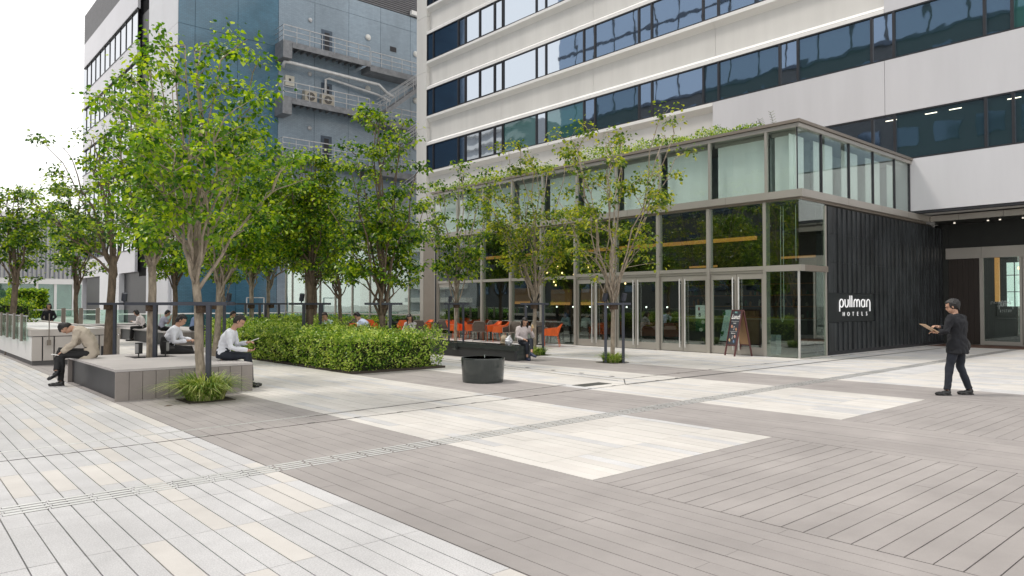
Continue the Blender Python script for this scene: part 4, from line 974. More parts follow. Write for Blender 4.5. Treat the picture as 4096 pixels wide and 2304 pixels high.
# tree supports
def support(label, cx, cy, d0=.27, posts=(-1, 1), z0=0, L=1.14, az=0.0):
    t = thing('tree_support', (cx, cy, z0), label, 'tree support', 'charcoal steel tree supports', rz=az)
    for s in posts: MB().box(s*d0-.036, s*d0+.036, *((-.16, -.09) if s > -.5 or len(posts) == 1 or d0 > .2 else (.10, .17)), -.02, 1.575-z0).obj('post', M_post, t, world=False)
    MB().box(-L/2, L/2, -.16, -.10, 1.575-z0, 1.635-z0).obj('crossbar', M_post, t, world=False)
    MB().box(-L/2, L/2, .12, .18, 1.575-z0, 1.635-z0).obj('crossbar', M_post, t, world=False)
    MB().tube([(-.0, 0, 1.45-z0), (.0, 0, 1.60-z0)], .12, 12).obj('tree_wrap', mat('brown_burlap', (.09, .06, .04), .95, scale=30, var=.4, bump=.6), t, world=False)
    return t
support('nearest charcoal tree support beside the grass clump and tallest tree', 4.08, 12.45, .15, (1, -.62), az=R(-42), L=.92)
support('charcoal tree support standing in the soil hole of the nearest bench', 4.24, 16.08, .14, (1,), .42, az=R(-42), L=.95)
support('charcoal tree support behind the man in the beige jacket', 4.62, 21.6, .25, (1,), az=R(-42), L=.95)
support('charcoal support behind the tallest tree beside the twin stemmed tree', 7.0, 20.5, .25, (1,))
support('charcoal support rising from the left part of the hedge', 9.24, 19.19, .25)
support('charcoal support rising from the right end of the hedge', 10.02, 16.49, .2, (1,), az=R(-42), L=.95)
support('charcoal support around the left stem of the slender pair', 9.73, 24.76, .25)
support('charcoal support around the right stem of the slender pair', 10.7, 25.4, .25)
support('charcoal support in front of the lobby glass', 13.0, 26.6, .25)
support('charcoal support at the planter, leftmost before the pavilion', 16.2, 21.5, .27, az=R(-42), L=.9)
support('charcoal support behind the planter end, middle one before the pavilion', 15.55, 16.55, .27, az=R(-42), L=.9)
support('charcoal support of the lone tree before the glass doors', 15.1, 12.9, .24, az=R(-42), L=.9)
def spot(label, x, y, z, h=.28, az=0, up=True):
    t = thing('spotlight', (x, y, z), label, 'spotlight', rz=az)
    MB().tube([(0, 0, 0), (0, 0, h)], .012, 6).obj('stake', M_black_pl, t, world=False)
    MB().box(-.05, .05, -.04, .05, h-.10, h+.12).obj('lamp_head', M_black_pl, t, world=False)
    MB().box(-.04, .04, -.055, -.04, h-.08, h+.10).obj('lens', mat('grey_lens', (.3, .3, .3), .2), t, world=False)
spot('small black spotlight left of the trunk in the bench hole', 3.93, 15.8, .42, az=R(-60)); spot('small black spotlight right of the trunk in the bench hole', 4.52, 16.1, .42, az=R(40))
for lab, x, y in (('grey box spotlight above the tree support behind the tallest tree', 7.35, 20.35), ('dark spotlight above the left support of the lone door tree', 14.95, 13.1), ('dark spotlight above the right support of the lone door tree', 15.32, 12.75), ('dark spotlight on the support behind the beige jacket man', 4.95, 21.4), ('small dark spotlight on the hedge support, left part', 9.05, 19.35), ('dark spotlight on the leftmost pavilion tree support', 16.0, 21.65)):
    t = thing('spotlight', (x, y, 1.64), lab, 'spotlight', rz=R(-30)); MB().tube([(0, 0, 0), (0, 0, .06)], .02, 6).obj('bracket', M_post, t, world=False); MB().tube([(-.0, -.0, .05), (.03, -.05, .25)], .07, 12).obj('lamp_head', M_post, t, world=False)

# ================================================================== RESTAURANT INTERIOR
RI = thing('timber_beam', (22.5, 20, 3.84), 'long warm timber beam hanging inside the pavilion glass', 'beam')
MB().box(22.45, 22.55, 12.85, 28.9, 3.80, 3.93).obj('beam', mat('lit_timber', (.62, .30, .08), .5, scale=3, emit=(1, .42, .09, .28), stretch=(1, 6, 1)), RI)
for k, (y0, y1, z0, z1) in enumerate(((21.4, 22.9, 1.55, 2.3), (23.6, 24.9, 1.55, 2.3), (26.4, 27.6, 1.6, 2.4))):
    t = thing('lit_wall_panel', (24.5, y0, 1.5), ['brown wall panel glowing along its lower edge, nearest the glass doors', 'brown glowing wall panel in the middle of the cafe interior', 'brown glowing wall panel at the left end of the cafe interior'][k], 'wall panel', 'glowing panels inside the cafe')
    MB().box(24.5, 24.6, y0, y1, z0, z1).obj('panel', mat('umber_panel', (.34, .20, .10), .6, emit=(.8, .35, .1, .05)), t)
    MB().box(24.47, 24.5, y0, y1, z0, z0+.13).obj('light_strip', mat('amber_strip', (.9, .5, .2), .5, emit=(1, .42, .12, .28)), t)
for k, (y, z0) in enumerate(((12.6, 3.3), (14.3, 2.9), (16.6, 3.1))):
    t = thing('glow_strip', (25, y, z0), ['amber glow strip behind the rightmost transom pane', 'amber glow strip behind the second transom pane', 'amber glow strip behind the third transom pane'][k], 'light'); MB().box(25, 25.05, y-.6, y+.7, z0-.03, z0+.05).obj('tube', MATS['amber_strip'], t)
rb = random.Random(4)
for i in range(15):
    y = rb.uniform(17.6, 23.6) if i < 12 else rb.uniform(11.8, 27); z = rb.uniform(2.35, 3.5); x = rb.uniform(21.6, 23.6)
    t = thing('pendant_lamp', (x, y, 4.6), 'small warm pendant bulb hanging on a thin wire among others in the cafe', 'lamp', 'pendant bulbs hanging in the cafe')
    MB().tube([(x, y, z+.05), (x, y, 4.6)], .006, 4).obj('wire', M_frame, t); MB().ell((x, y, z), (.035, .035, .045), n=8, m=6).obj('bulb', M_bulb, t)
for i in range(10):
    y = 17.6+i*1.05; t = thing('spot_reflector', (23.9, y, 1.47), ['first', 'second', 'third', 'fourth', 'fifth', 'sixth', 'seventh', 'eighth', 'ninth', 'last'][i]+' small white wall spot from the right in the row inside the cafe', 'lamp', 'row of small white spots in the cafe')
    MB().ell((23.9, y, 1.47), (.035, .035, .035), n=8, m=6).obj('bulb', mat('white_spot', (.9, .9, .9), .5, emit=(1, 1, .92, 3)), t)
sf = thing('back_shelf', (26.8, 15, 0), 'lit back shelf with bottles and jars behind the glass doors', 'shelf')
for z in (1.05, 1.5, 1.95, 2.4): MB().box(26.6, 27.0, 12.6, 18.6, z-.02, z+.02).obj('board', M_wood, sf)
for i in range(70):
    z = rb.choice((1.07, 1.52, 1.97)); y = rb.uniform(12.7, 18.5); h = rb.uniform(.12, .3)
    c = rb.choice((('amber_jar', (.35, .16, .04)), ('cream_jar', (.5, .45, .35)), ('green_bottle', (.05, .14, .07)), ('brown_bottle', (.10, .05, .03))))
    MB().tube([(26.75, y, z), (26.75, y, z+h*.7), (26.75, y, z+h)], [.05, .05, .02], 8).obj('bottle', mat(c[0], c[1], .3), sf)
ct = thing('counter', (25.2, 15, 0), 'long grey serving counter inside the glass doors', 'counter')
MB().box(25.2, 25.7, 12.4, 18.2, 0, 1.0).obj('front', mat('grey_counter', (.14, .14, .13), .5), ct); MB().box(25.1, 25.8, 12.3, 18.3, 1.0, 1.05).obj('top', M_conc, ct)
# hanging blind chains at the corner
for k, (x, y) in enumerate(((20.75, 10.95), (20.75, 10.55))):
    t = thing('blind_chain', (x, y, 4.5), ['white looped blind chain hanging inside the glazed corner', 'straight white blind cord inside the glazed corner'][k], 'chain')
    if k == 0: MB().tube([(x, y, 4.6), (x, y, 1.2), (x, y+.05, 1.05), (x, y+.10, 1.2), (x, y+.08, 4.6)], .008, 5).obj('chain', M_sill, t)
    else: MB().tube([(x, y, 4.6), (x, y, 2.9)], .008, 5).obj('cord', M_sill, t)

# sign boards
M_paint = mat('chalkboard', (.03, .034, .045), .5); M_maroon = mat('maroon_frame', (.09, .022, .022), .4); M_mdf = mat('brown_board', (.42, .25, .12), .6, scale=2)
AF = thing('sandwich_board', (19.98, 12.05, 0), 'maroon framed chalkboard sandwich sign reading Lunch outside the glass doors', 'sign', rz=R(-27))
# local: front face looks to -x, width along y
def panel(mb, x0, z0, x1, z1, hw, th): 
    mb.bar((x0, -hw, z0), (x1, -hw, z1), th); mb.bar((x0, hw, z0), (x1, hw, z1), th)
f = MB(); panel(f, -.30, 0, -.02, 1.42, .27, .04); f.bar((-.02, -.27, 1.40), (-.02, .27, 1.40), .04).bar((-.235, -.27, .33), (-.235, .27, .33), .04); f.obj('front_frame', M_maroon, AF, world=False)
f = MB(); panel(f, .30, 0, .02, 1.42, .27, .04); f.bar((.02, -.27, 1.40), (.02, .27, 1.40), .04).bar((.235, -.27, .33), (.235, .27, .33), .04); f.obj('back_frame', M_maroon, AF, world=False)
def slab(name, x0, z0, x1, z1, hw, m): 
    MB().add([(x0, -hw, z0), (x0, hw, z0), (x1, hw, z1), (x1, -hw, z1), (x0+.012, -hw, z0), (x0+.012, hw, z0), (x1+.012, hw, z1), (x1+.012, -hw, z1)], [(0,1,2,3),(4,7,6,5),(0,4,5,1),(1,5,6,2),(2,6,7,3),(3,7,4,0)]).obj(name, m, AF, world=False)
slab('chalkboard', -.236, .34, -.03, 1.39, .25, M_paint); slab('back_board', .222, .34, .018, 1.39, .25, M_mdf)
tl = math.atan2(.206, 1.05)
def bt(body, size, y, z, name='lettering', m=None, shear=0, bold=0):
    x = -.236+(z-.34)*.206/1.05-.008
    o = text(name, body, size, m or M_sill, AF, (0, 0, 0), (R(90)-tl, 0, -math.pi/2), .001, 1, shear, bold=bold); o.location = (x, y, z); return o
bt('Lunch', .20, 0, 1.14, shear=.35, bold=.004); bt('BBQ', .07, .02, 1.32, m=mat('mint_chalk', (.3, .65, .6), .7)); bt('Lunch', .06, 0, .99); bt('Afternoon', .055, 0, .68)
for z in (.90, .85, .80, .60, .56, .52): bt('menu', .035, 0, z)
for y, z, c in ((.13, .9, (.6, .3, .2)), (-.13, .82, (.5, .25, .15)), (-.12, .6, (.6, .35, .3)), (.14, .48, (.7, .5, .25)), (-.1, .45, (.15, .25, .4))):
    x = -.236+(z-.34)*.206/1.05-.008; MB().ell((x, y, z), (.006, .05, .05), n=8, m=6).obj('food_picture', mat('print_%d' % int(c[0]*100+c[2]*10), c, .7), AF, world=False)
for z in (1.06, .745): x = -.236+(z-.34)*.206/1.05-.008; MB().box(x-.002, x+.002, -.2, .2, z, z+.006).obj('rule', M_sill, AF, world=False)
MS = thing('menu_board', (21.2, 13.2, 0), 'leaning pale mint menu board with green leaves inside the glass door', 'sign')
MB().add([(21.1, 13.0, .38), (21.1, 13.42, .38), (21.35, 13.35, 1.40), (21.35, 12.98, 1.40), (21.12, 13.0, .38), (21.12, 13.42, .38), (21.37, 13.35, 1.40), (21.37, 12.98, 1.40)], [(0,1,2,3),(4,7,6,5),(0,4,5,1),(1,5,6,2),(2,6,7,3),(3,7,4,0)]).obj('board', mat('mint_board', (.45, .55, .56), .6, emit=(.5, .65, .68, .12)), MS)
MB().bar((21.1, 13.05, 0), (21.12, 13.05, .4), .02).bar((21.1, 13.38, 0), (21.12, 13.38, .4), .02).bar((21.6, 13.2, 0), (21.36, 13.2, 1.3), .02).obj('easel_leg', M_frame, MS)
for y, z in ((13.36, 1.3), (13.34, .6)):
    for k in range(6): MB().ell((21.08+.25*(z-.38), y+rb.uniform(-.05, .05), z+rb.uniform(-.07, .07)), (.006, .035, .03), n=7, m=5).obj('painted_leaf', mat('painted_green', (.06, .2, .04), .6), MS)
for z in (1.0, .95, .9): MB().box(21.06+.245*(z-.38), 21.075+.245*(z-.38), 13.08, 13.3, z, z+.006).obj('text_line', mat('grey_ink', (.25, .28, .28), .7), MS)
PS = thing('poster', (21.2, 14.2, 0), 'white poster with a red mark and letter B over green plates inside the glass door', 'poster')
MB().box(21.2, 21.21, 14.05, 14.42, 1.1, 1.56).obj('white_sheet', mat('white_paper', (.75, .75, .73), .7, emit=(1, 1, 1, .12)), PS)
MB().box(21.2, 21.21, 14.05, 14.42, .65, 1.1).obj('green_sheet', mat('green_paper', (.05, .14, .09), .6), PS)
MB().box(21.19, 21.2, 14.25, 14.31, 1.38, 1.49).obj('red_mark', mat('red_ink', (.45, .03, .04), .6), PS)
text('letter_b', 'B', .17, M_frame, PS, (21.19, 14.25, 1.17), (R(90), 0, -math.pi/2), .001, bold=.006)
for y, z in ((14.12, .98), (14.2, .72)): MB().tube([(21.185, y, z), (21.2, y, z)], .065, 16).obj('plate_picture', M_sill, PS)
MB().bar((21.3, 14.2, 0), (21.22, 14.2, 1.5), .02).obj('stand', M_frame, PS)
gb = thing('white_box', (21.3, 11.7, 0), 'low pale grey box standing inside the right glass door', 'box'); MB().box(21.2, 21.5, 11.45, 11.85, 0, .62).obj('panel', mat('pale_grey_box', (.4, .44, .48), .6), gb)

# ================================================================== CAFE CHAIRS AND TABLES
M_or = mat('orange_cord', (.80, .125, .012), .5, var=.12, scale=12, bump=.6, bscale=50, stretch=(1, 1, .3)); M_orf = mat('orange_frame', (.72, .13, .02), .4)
M_br = mat('brown_cord', (.11, .088, .072), .7, var=.2, scale=12, bump=.6, bscale=50); M_brf = mat('bronze_frame', (.30, .27, .23), .4, .4)
def chair_o(loc, rz, label):
    t = thing('cafe_chair', loc, label, 'chair', 'orange and brown cafe armchairs before the pavilion', rz=rz)
    def plate(name, pts, d):
        n = len(pts); d = Vector(d); v = [Vector(p) for p in pts]+[Vector(p)+d for p in pts]
        MB().add(v, [tuple(range(n-1, -1, -1)), tuple(range(n, 2*n))]+[(k, (k+1) % n, n+(k+1) % n, n+k) for k in range(n)]).obj(name, M_or, t, world=False)
    plate('backrest', [(-.24, -.26, .43), (-.24, .26, .43), (-.31, .29, .66), (-.40, .22, .84), (-.40, -.22, .84), (-.31, -.29, .66)], (-.02, 0, 0))
    for s in (-1, 1): plate('arm', [(-.40, s*.22, .84), (-.24, s*.29, .69), (.24, s*.31, .645), (.27, s*.29, .42), (-.24, s*.26, .40)], (0, s*.018, 0))
    plate('seat', [(-.24, -.26, .40), (.27, -.27, .42), (.27, .27, .42), (-.24, .26, .40)], (0, 0, .025))
    f = MB()
    for s in (-1, 1): f.tube([(-.40, s*.235, .85), (-.23, s*.30, .70), (.24, s*.32, .655), (.285, s*.30, .42), (.27, s*.29, .0)], .012, 6)
    f.tube([(-.40, -.235, .85), (-.40, .235, .85)], .012, 6).tube([(.285, -.30, .41), (.285, .30, .41)], .012, 6)
    f.obj('frame', M_orf, t, world=False)
    for s in (-1, 1): MB().tube([(-.24, s*.26, .42), (-.33, s*.28, .0)], .012, 6).obj('leg', M_orf, t, world=False)
    return t
def chair_b(loc, rz, label):
    t = thing('cafe_chair', loc, label, 'chair', 'orange and brown cafe armchairs before the pavilion', rz=rz)
    f = MB()
    f.tube([(.26, -.29, 0), (.27, -.30, .64), (-.10, -.30, .66), (-.25, -.27, .74), (-.34, -.20, .86), (-.35, 0, .87), (-.34, .20, .86), (-.25, .27, .74), (-.10, .30, .66), (.27, .30, .64), (.26, .29, 0)], .013, 6)
    f.tube([(.26, -.29, .42), (-.24, -.27, .41), (-.24, .27, .41), (.26, .29, .42), (.26, -.29, .42)], .011, 6); f.obj('frame', M_brf, t, world=False)
    MB().add([(-.22, -.26, .42), (-.22, .26, .42), (-.27, .26, .72), (-.335, .19, .85), (-.335, -.19, .85), (-.27, -.26, .72)]+[(-.24, -.26, .42), (-.24, .26, .42), (-.29, .26, .72), (-.355, .19, .85), (-.355, -.19, .85), (-.29, -.26, .72)], [(0,1,2,3,4,5),(11,10,9,8,7,6)]+[(k, (k+1) % 6, 6+(k+1) % 6, 6+k) for k in range(6)]).obj('backrest', M_br, t, world=False)
    for s in (-1, 1): MB().add([(-.22, s*.27, .42), (.25, s*.29, .42), (.26, s*.30, .62), (-.1, s*.30, .64), (-.22, s*.28, .42+.28), (-.22, s*.285, .42), (.25, s*.305, .42), (.26, s*.315, .62), (-.1, s*.315, .64), (-.22, s*.295, .70)], [(0,1,2,3,4),(9,8,7,6,5)]+[(k, (k+1) % 5, 5+(k+1) % 5, 5+k) for k in range(5)]).obj('arm', M_br, t, world=False)
    MB().box(-.23, .26, -.27, .27, .41, .44).obj('seat', M_br, t, world=False)
    for s in (-1, 1): MB().tube([(-.24, s*.26, .42), (-.29, s*.27, 0)], .012, 6).obj('leg', M_brf, t, world=False)
    return t
def table(x, y, label):
    t = thing('cafe_table', (x, y, 0), label, 'table', 'black pedestal cafe tables')
    MB().box(-.36, .36, -.36, .36, .71, .735).obj('tabletop', M_black_pl, t, world=False); MB().tube([(0, 0, .02), (0, 0, .71)], .035, 8).obj('pedestal', M_black_pl, t, world=False)
    MB().box(-.3, .3, -.04, .04, 0, .03).box(-.04, .04, -.3, .3, 0, .031).obj('foot', M_black_pl, t, world=False)
dirR = math.atan2(-.66, .75)
for (x, y, a, lab) in ((19.05, 19.35, 131, 'orange armchair furthest right, alone before the first glass door'), (19.55, 22.95, 140, 'orange armchair just left of the woman eating on the planter, facing left'),
        (20.0, 25.35, -45, 'orange armchair facing right beside the brown chair with its back to us'), (19.5, 25.9, -60, 'small part hidden orange armchair between the planter trunk and its support'),
        (20.05, 26.2, -20, 'orange armchair whose raised back shows behind the right facing one'), (19.9, 23.9, 160, 'orange armchair back showing above the one left of the eating woman'),
        (18.3, 28.3, 60, 'orange armchair at the left end above the hedge, back to the camera'), (19.4, 28.3, 170, 'orange armchair behind the left end orange one, mostly hidden'),
        (17.6, 30.2, 45, 'orange armchair piece seen between the hedge trees, right'), (17.0, 30.6, 150, 'orange armchair piece seen between the hedge trees, left')):
    chair_o((x, y, 0), R(a), lab)
for (x, y, a, lab) in ((19.35, 24.05, 50, 'brown woven armchair with its back to us in the middle of the cafe group'), (18.55, 27.4, 48, 'brown woven armchair right of the left end orange chair'),
        (20.2, 24.1, -130, 'brown tube framed chair behind the middle brown armchair, facing us'), (19.7, 27.2, -130, 'brown framed armchair facing us behind the planter tree support'),
        (19.9, 20.9, -120, 'brown framed armchair facing us behind the pavilion middle tree'), (19.6, 22.2, 200, 'brown armchair hidden behind the woman eating'),
        (18.3, 30.6, 200, 'brown framed armchair beside the dark haired woman, right'), (17.4, 31.6, 200, 'brown framed armchair beside the dark haired woman, left')):
    chair_b((x, y, 0), R(a), lab)
table(19.9, 27.9, 'black cafe table behind the planter tree'); table(20.0, 24.9, 'black cafe table between the orange and the brown armchairs'); table(19.4, 20.5, 'black cafe table right of the woman eating'); table(18.9, 29.5, 'black cafe table near the bronze column')
M_red = mat('rust_leather', (.22, .045, .02), .4)
for k, (x, y, lab) in enumerate(((21.9, 18.6, 'rust red chair inside the glass of the first fixed bay'), (21.8, 16.9, 'rust red chair inside the leftmost glass door'), (21.9, 15.9, 'rust red chair inside behind the lone tree'), (22.3, 22.6, 'rust red chair inside behind the orange armchairs'), (22.6, 23.4, 'rust red chair inside at the left of its pair'))):
    t = thing('dining_chair', (x, y, 0), lab, 'chair', 'rust red chairs inside the cafe', rz=R(30))
    MB().box(-.22, .22, -.26, .26, .40, .50).obj('seat', M_red, t, world=False); MB().box(-.28, -.20, -.28, .28, .42, .92).obj('backrest', M_red, t, world=False)
    for a in (-.2, .2):
        for b in (-.22, .22): MB().bar((a, b, 0), (a, b, .42), .03).obj('leg', M_frame, t, world=False)

# ================================================================== PEOPLE
M_skin = mat('skin', (.50, .29, .20), .5, var=.08, scale=20); M_hair = mat('black_hair', (.012, .010, .010), .45, var=.4, scale=60, bump=.5, bscale=90); M_hairb = mat('dark_brown_hair', (.03, .015, .010), .45, var=.4, scale=60, bump=.5, bscale=90)
M_hairg = mat('greying_hair', (.022, .021, .022), .5, var=.7, scale=70, bump=.5, bscale=90)
M_shoe = mat('black_leather', (.012, .012, .013), .25); M_trou = mat('navy_trousers', (.013, .017, .028), .8, var=.25, scale=6); M_trbk = mat('black_trousers', (.013, .013, .014), .8, var=.25, scale=6)
def cloth(name, c): return mat(name, c, .85, var=.05, scale=6, bump=.1, bscale=200)
DEP = None
def remesh(mb, name, mats, parent, vox, smooth=3, noise_amp=0.0, seed=0, fold=9.0):
    o = mb.obj('tmp', mats, None)
    r = o.modifiers.new('r', 'REMESH'); r.mode = 'VOXEL'; r.voxel_size = vox; r.use_smooth_shade = True
    sm = o.modifiers.new('s', 'SMOOTH'); sm.factor = .5; sm.iterations = smooth
    me = bake(o)
    me.name = name
    if noise_amp:
        nv = len(me.vertices); co = np.empty(nv*3); no = np.empty(nv*3)
        me.vertices.foreach_get('co', co); me.vertices.foreach_get('normal', no); co = co.reshape(-1, 3); no = no.reshape(-1, 3)
        kk = np.empty(nv)
        for i in range(nv):
            q = Vector((co[i, 0]*fold*.6, co[i, 1]*fold, co[i, 2]*fold*.8+seed)); kk[i] = abs(noise.noise(q))*2-.5+.5*noise.noise(q*2.3)
        me.vertices.foreach_set('co', (co+no*(kk*noise_amp)[:, None]).reshape(-1)); me.update()
    me.materials.clear(); me.materials.append(mats)
    me.polygons.foreach_set('use_smooth', [True]*len(me.polygons))
    p = bpy.data.objects.new(name, me); C.objects.link(p); p.parent = parent; return p
def V(*a): return Vector(a)
def person(loc, rz, label, J, shirt, trous, hair=M_hair, hairstyle='short', skin=None, shoe=None, vox=.012, sleeves='long', jacket=False, sex='m', group=None, feet=True, curl=.6, shortleg=False):
    """J: joints in a frame where +x is forward, +y left, z up; all in metres above the ground at the figure"""
    skin = skin or M_skin; shoe = shoe or M_shoe; w = 1.0 if sex == 'm' else .88
    t = thing('person', loc, label, 'person', group, rz=rz)
    pel, wai, che, nec, hd = [V(*J[k]) for k in ('pelvis', 'waist', 'chest', 'neck', 'head')]
    face = V(*J.get('face', (1, 0, 0))).normalized()
    lat = V(*J.get('lat', (0, 1, 0)))
    sh = {s: che+(nec-che)*.55+lat*s*.185*w+V(0, 0, 0) for s in (1, -1)}
    sk = MB(); cl = MB(); tr = MB()
    up = (hd-nec).normalized(); fx_ = (face-up*face.dot(up)).normalized(); ly = up.cross(fx_).normalized(); Rm = Matrix((fx_, ly, up)).transposed()
    H = lambda a, b, c: hd+fx_*a+ly*b+up*c
    # head
    sk.ell(H(-.012, 0, .035), (.098, .078, .098), Rm, 16, 12); sk.ell(H(.022, 0, -.045), (.068, .058, .075), Rm, 14, 10); sk.ell(H(.052, 0, -.088), (.026, .030, .022), Rm, 10, 8)
    sk.ell(H(.090, 0, -.018), (.020, .013, .026), Rm, 8, 6); sk.ell(H(.082, 0, .03), (.014, .05, .012), Rm, 8, 6); sk.ell(H(.082, 0, -.058), (.012, .022, .010), Rm, 8, 6)
    for s in (1, -1): sk.ell(H(-.008, s*.082, -.012), (.018, .010, .032), Rm, 8, 6)
    sk.tube([nec-(nec-che)*.25, nec, H(-.02, 0, -.05)], [.058, .052, .050], 12)
    # torso
    rings = lambda g, a=1.0: [(pel+V(0, 0, -.04), lat, up_t(0), .150*w*a*(1.08 if sex == 'f' else 1)+g, .105*a+g), (pel+(wai-pel)*.5, lat, up_t(0), .155*w*a+g, .110*a+g), (wai, lat, up_t(1), .138*w*a+g, .102*a+g), ((wai+che)/2, lat, up_t(1), .158*w*a+g, .112*a+g), (che, lat, up_t(2), .178*w*a+g, .118*a+g), (che+(nec-che)*.5, lat, up_t(2), .168*w*a+g, .095*a+g), (che+(nec-che)*.82, lat, up_t(2), .10*a+g, .07*a+g), (nec, lat, up_t(2), .058*a+g, .056*a+g)]
    def up_t(i):
        d = [(wai-pel), (che-wai), (nec-che)][i].normalized(); return lat.cross(d)
    sk.loft(rings(-.012)); R2 = rings(.012 if not jacket else .022)
    cl.loft(R2[:7]+[(nec-(nec-che)*.06, lat, up_t(2), .066, .064)])
    if jacket:
        hem = V(*J.get('hem', tuple(pel+V(0, 0, -.13))))
        cl.loft([(hem, lat, up_t(0), .205*w, .16), (pel, lat, up_t(0), .185*w, .145), (wai, lat, up_t(1), .165*w, .128)])
    for s, k in ((1, 'L'), (-1, 'R')):
        el, wr = V(*J['el'+k]), V(*J['wr'+k]); hdv = V(*J.get('hd'+k, tuple((wr-el).normalized()))).normalized(); a = sh[s]
        sk.tube([a, (a+el)/2, el, el+(wr-el)*.35, wr], [.050*w, .043*w, .036*w, .038*w, .026*w], 10)
        g = .014 if not jacket else .020
        if sleeves == 'long': cl.tube([che+(nec-che)*.45+lat*s*.10, a, (a+el)/2, el, el+(wr-el)*.5, wr-(wr-el)*.04], [.06+g, .058*w+g, .046*w+g, .042*w+g, .036*w+g, .030*w+g*.8], 12)
        else: cl.tube([che+(nec-che)*.45+lat*s*.10, a, a+(el-a)*.75], [.06+g, .058*w+g, .052*w+g], 12)
        # hand: palm and five fingers
        n = V(*J.get('palm'+k, (0, 0, -1))); side = hdv.cross(n).normalized(); n = side.cross(hdv).normalized()
        pm = Matrix((hdv, side, n)).transposed(); pc = wr+hdv*.052
        sk.ell(pc, (.052, .040, .016), pm, 12, 8); sk.tube([wr-hdv*.01, pc], [.026, .024], 8)
        for i, (o_, L) in enumerate(((-.030, .062), (-.010, .074), (.010, .078), (.030, .070))):
            b0 = wr+hdv*.088+side*o_; L *= .95 if sex == 'm' else .85
            b1 = b0+(hdv*math.cos(curl*.6)+n*math.sin(curl*.6))*L*.42; b2 = b1+(hdv*math.cos(curl*1.5)+n*math.sin(curl*1.5))*L*.32; b3 = b2+(hdv*math.cos(curl*2.3)+n*math.sin(curl*2.3))*L*.26
            sk.tube([b0-hdv*.03, b0, b1, b2, b3], [.0115, .0105, .0095, .0085, .0075], 7)
        sg = -1 if k == 'L' else 1; sg = J.get('th'+k, sg)
        t0 = wr+hdv*.025+side*sg*.028; t1 = t0+(side*sg*.7+hdv*.6+n*.35).normalized()*.035; t2 = t1+(hdv*.9+side*sg*.15+n*.5).normalized()*.032
        sk.tube([t0, t1, t2], [.013, .011, .009], 7)
        # leg
        hp = pel+lat*s*.088*w+V(*J.get('hipo', (0, 0, -.02))); kn, an = V(*J['kn'+k]), V(*J['an'+k]); td = V(*J.get('to'+k, (1, 0, 0))).normalized()
        sk.tube([hp, (hp+kn)/2, kn, kn+(an-kn)*.35, an], [.080*w, .068*w, .050*w, .050*w, .034*w], 12)
        e = an-(an-kn)*.02 if not shortleg else kn+(an-kn)*.78
        tr.tube([hp+V(0, 0, .02), hp+(kn-hp)*.4, kn, kn+(an-kn)*.4, e], [.098*w, .086*w, .068*w, .064*w, (.056 if not shortleg else .052)*w], 14)
        if feet:
            if abs(td.z) > .85: uz = V(1, 0, 0)
            else: uz = V(0, 0, 1)
            sd = uz.cross(td).normalized(); uz = td.cross(sd).normalized(); fm_ = Matrix((td, sd, uz)).transposed()
            fo = MB(); c0 = an-uz*.045
            fo.ell(c0+td*.02, (.085, .042, .048), fm_, 12, 8).ell(c0+td*.115-uz*.008, (.10, .044, .034), fm_, 14, 8).ell(c0-td*.02+uz*.02, (.048, .036, .05), fm_, 10, 8)
            q = [c0+td*x_-uz*.043+sd*y_ for x_, y_ in ((-.07, -.03), (-.07, .03), (.05, .042), (.16, .042), (.205, .0), (.16, -.042), (.05, -.042))]
            fo.add(q+[p+uz*.02 for p in q], [tuple(range(6, -1, -1)), tuple(range(7, 14))]+[(i, (i+1) % 7, 7+(i+1) % 7, 7+i) for i in range(7)])
            remesh(fo, 'shoe', shoe, t, max(.008, vox*.7), 1)
    tr.loft([(pel+V(0, 0, -.07), lat, up_t(0), .150*w, .12), (pel, lat, up_t(0), .168*w, .128), (wai-(wai-pel)*.15, lat, up_t(0), .150*w, .115)])
    remesh(sk, 'body', skin, t, vox*.8, 2)
    remesh(cl, 'jacket' if jacket else 'shirt', shirt, t, vox, 4, .017 if jacket else .013, rz*7)
    remesh(tr, 'trousers', trous, t, vox, 3, .008, rz*3)
    # hair
    h = MB()
    h.ell(H(-.026, 0, .050), (.096, .083, .090), Rm, 16, 12); h.ell(H(-.052, 0, .0), (.068, .078, .085), Rm, 14, 10); h.ell(H(.026, 0, .088), (.056, .066, .036), Rm, 12, 8)
    for s in (1, -1): h.ell(H(-.035, s*.062, .008), (.055, .026, .060), Rm, 10, 8)
    h.ell(H(-.075, 0, -.035), (.035, .060, .060), Rm, 10, 8)
    if hairstyle == 'bob':
        for s in (1, -1): h.ell(H(-.02, s*.075, -.035), (.060, .030, .09), Rm, 12, 8)
        h.ell(H(-.06, 0, -.04), (.055, .08, .08), Rm, 12, 8)
    if hairstyle == 'long':
        for s in (1, -1): h.tube([H(-.02, s*.078, .02), H(.01, s*.088, -.08), H(.05, s*.085, -.20), H(.06, s*.075, -.30)], [.04, .036, .03, .012], 8)
        h.tube([H(-.06, 0, 0), H(-.08, 0, -.1), H(-.09, 0, -.24)], [.08, .07, .04], 10)
    if hairstyle == 'full': h.ell(H(-.04, 0, .03), (.105, .100, .105), Rm, 16, 12)
    remesh(h, 'hair', hair, t, .009, 2, .008, 5, 45)
    ey = MB()
    for s in (1, -1): ey.ell(H(.080, s*.030, .005), (.008, .012, .006), Rm, 8, 6)
    ey.obj('eyes', M_hair, t, world=False)
    return t
def held(name, label, cat, t, mb, m, parts=None):
    """an object in someone's hand: top-level, placed in the holder's frame"""
    o = mb.obj(name, m); o.location = t.location; o.rotation_euler = t.rotation_euler; return tag(o, label, cat)
def col(o, m): o.data.materials[0] = m
def skin_(n, c): return mat(n, c, .5, var=.08, scale=20)

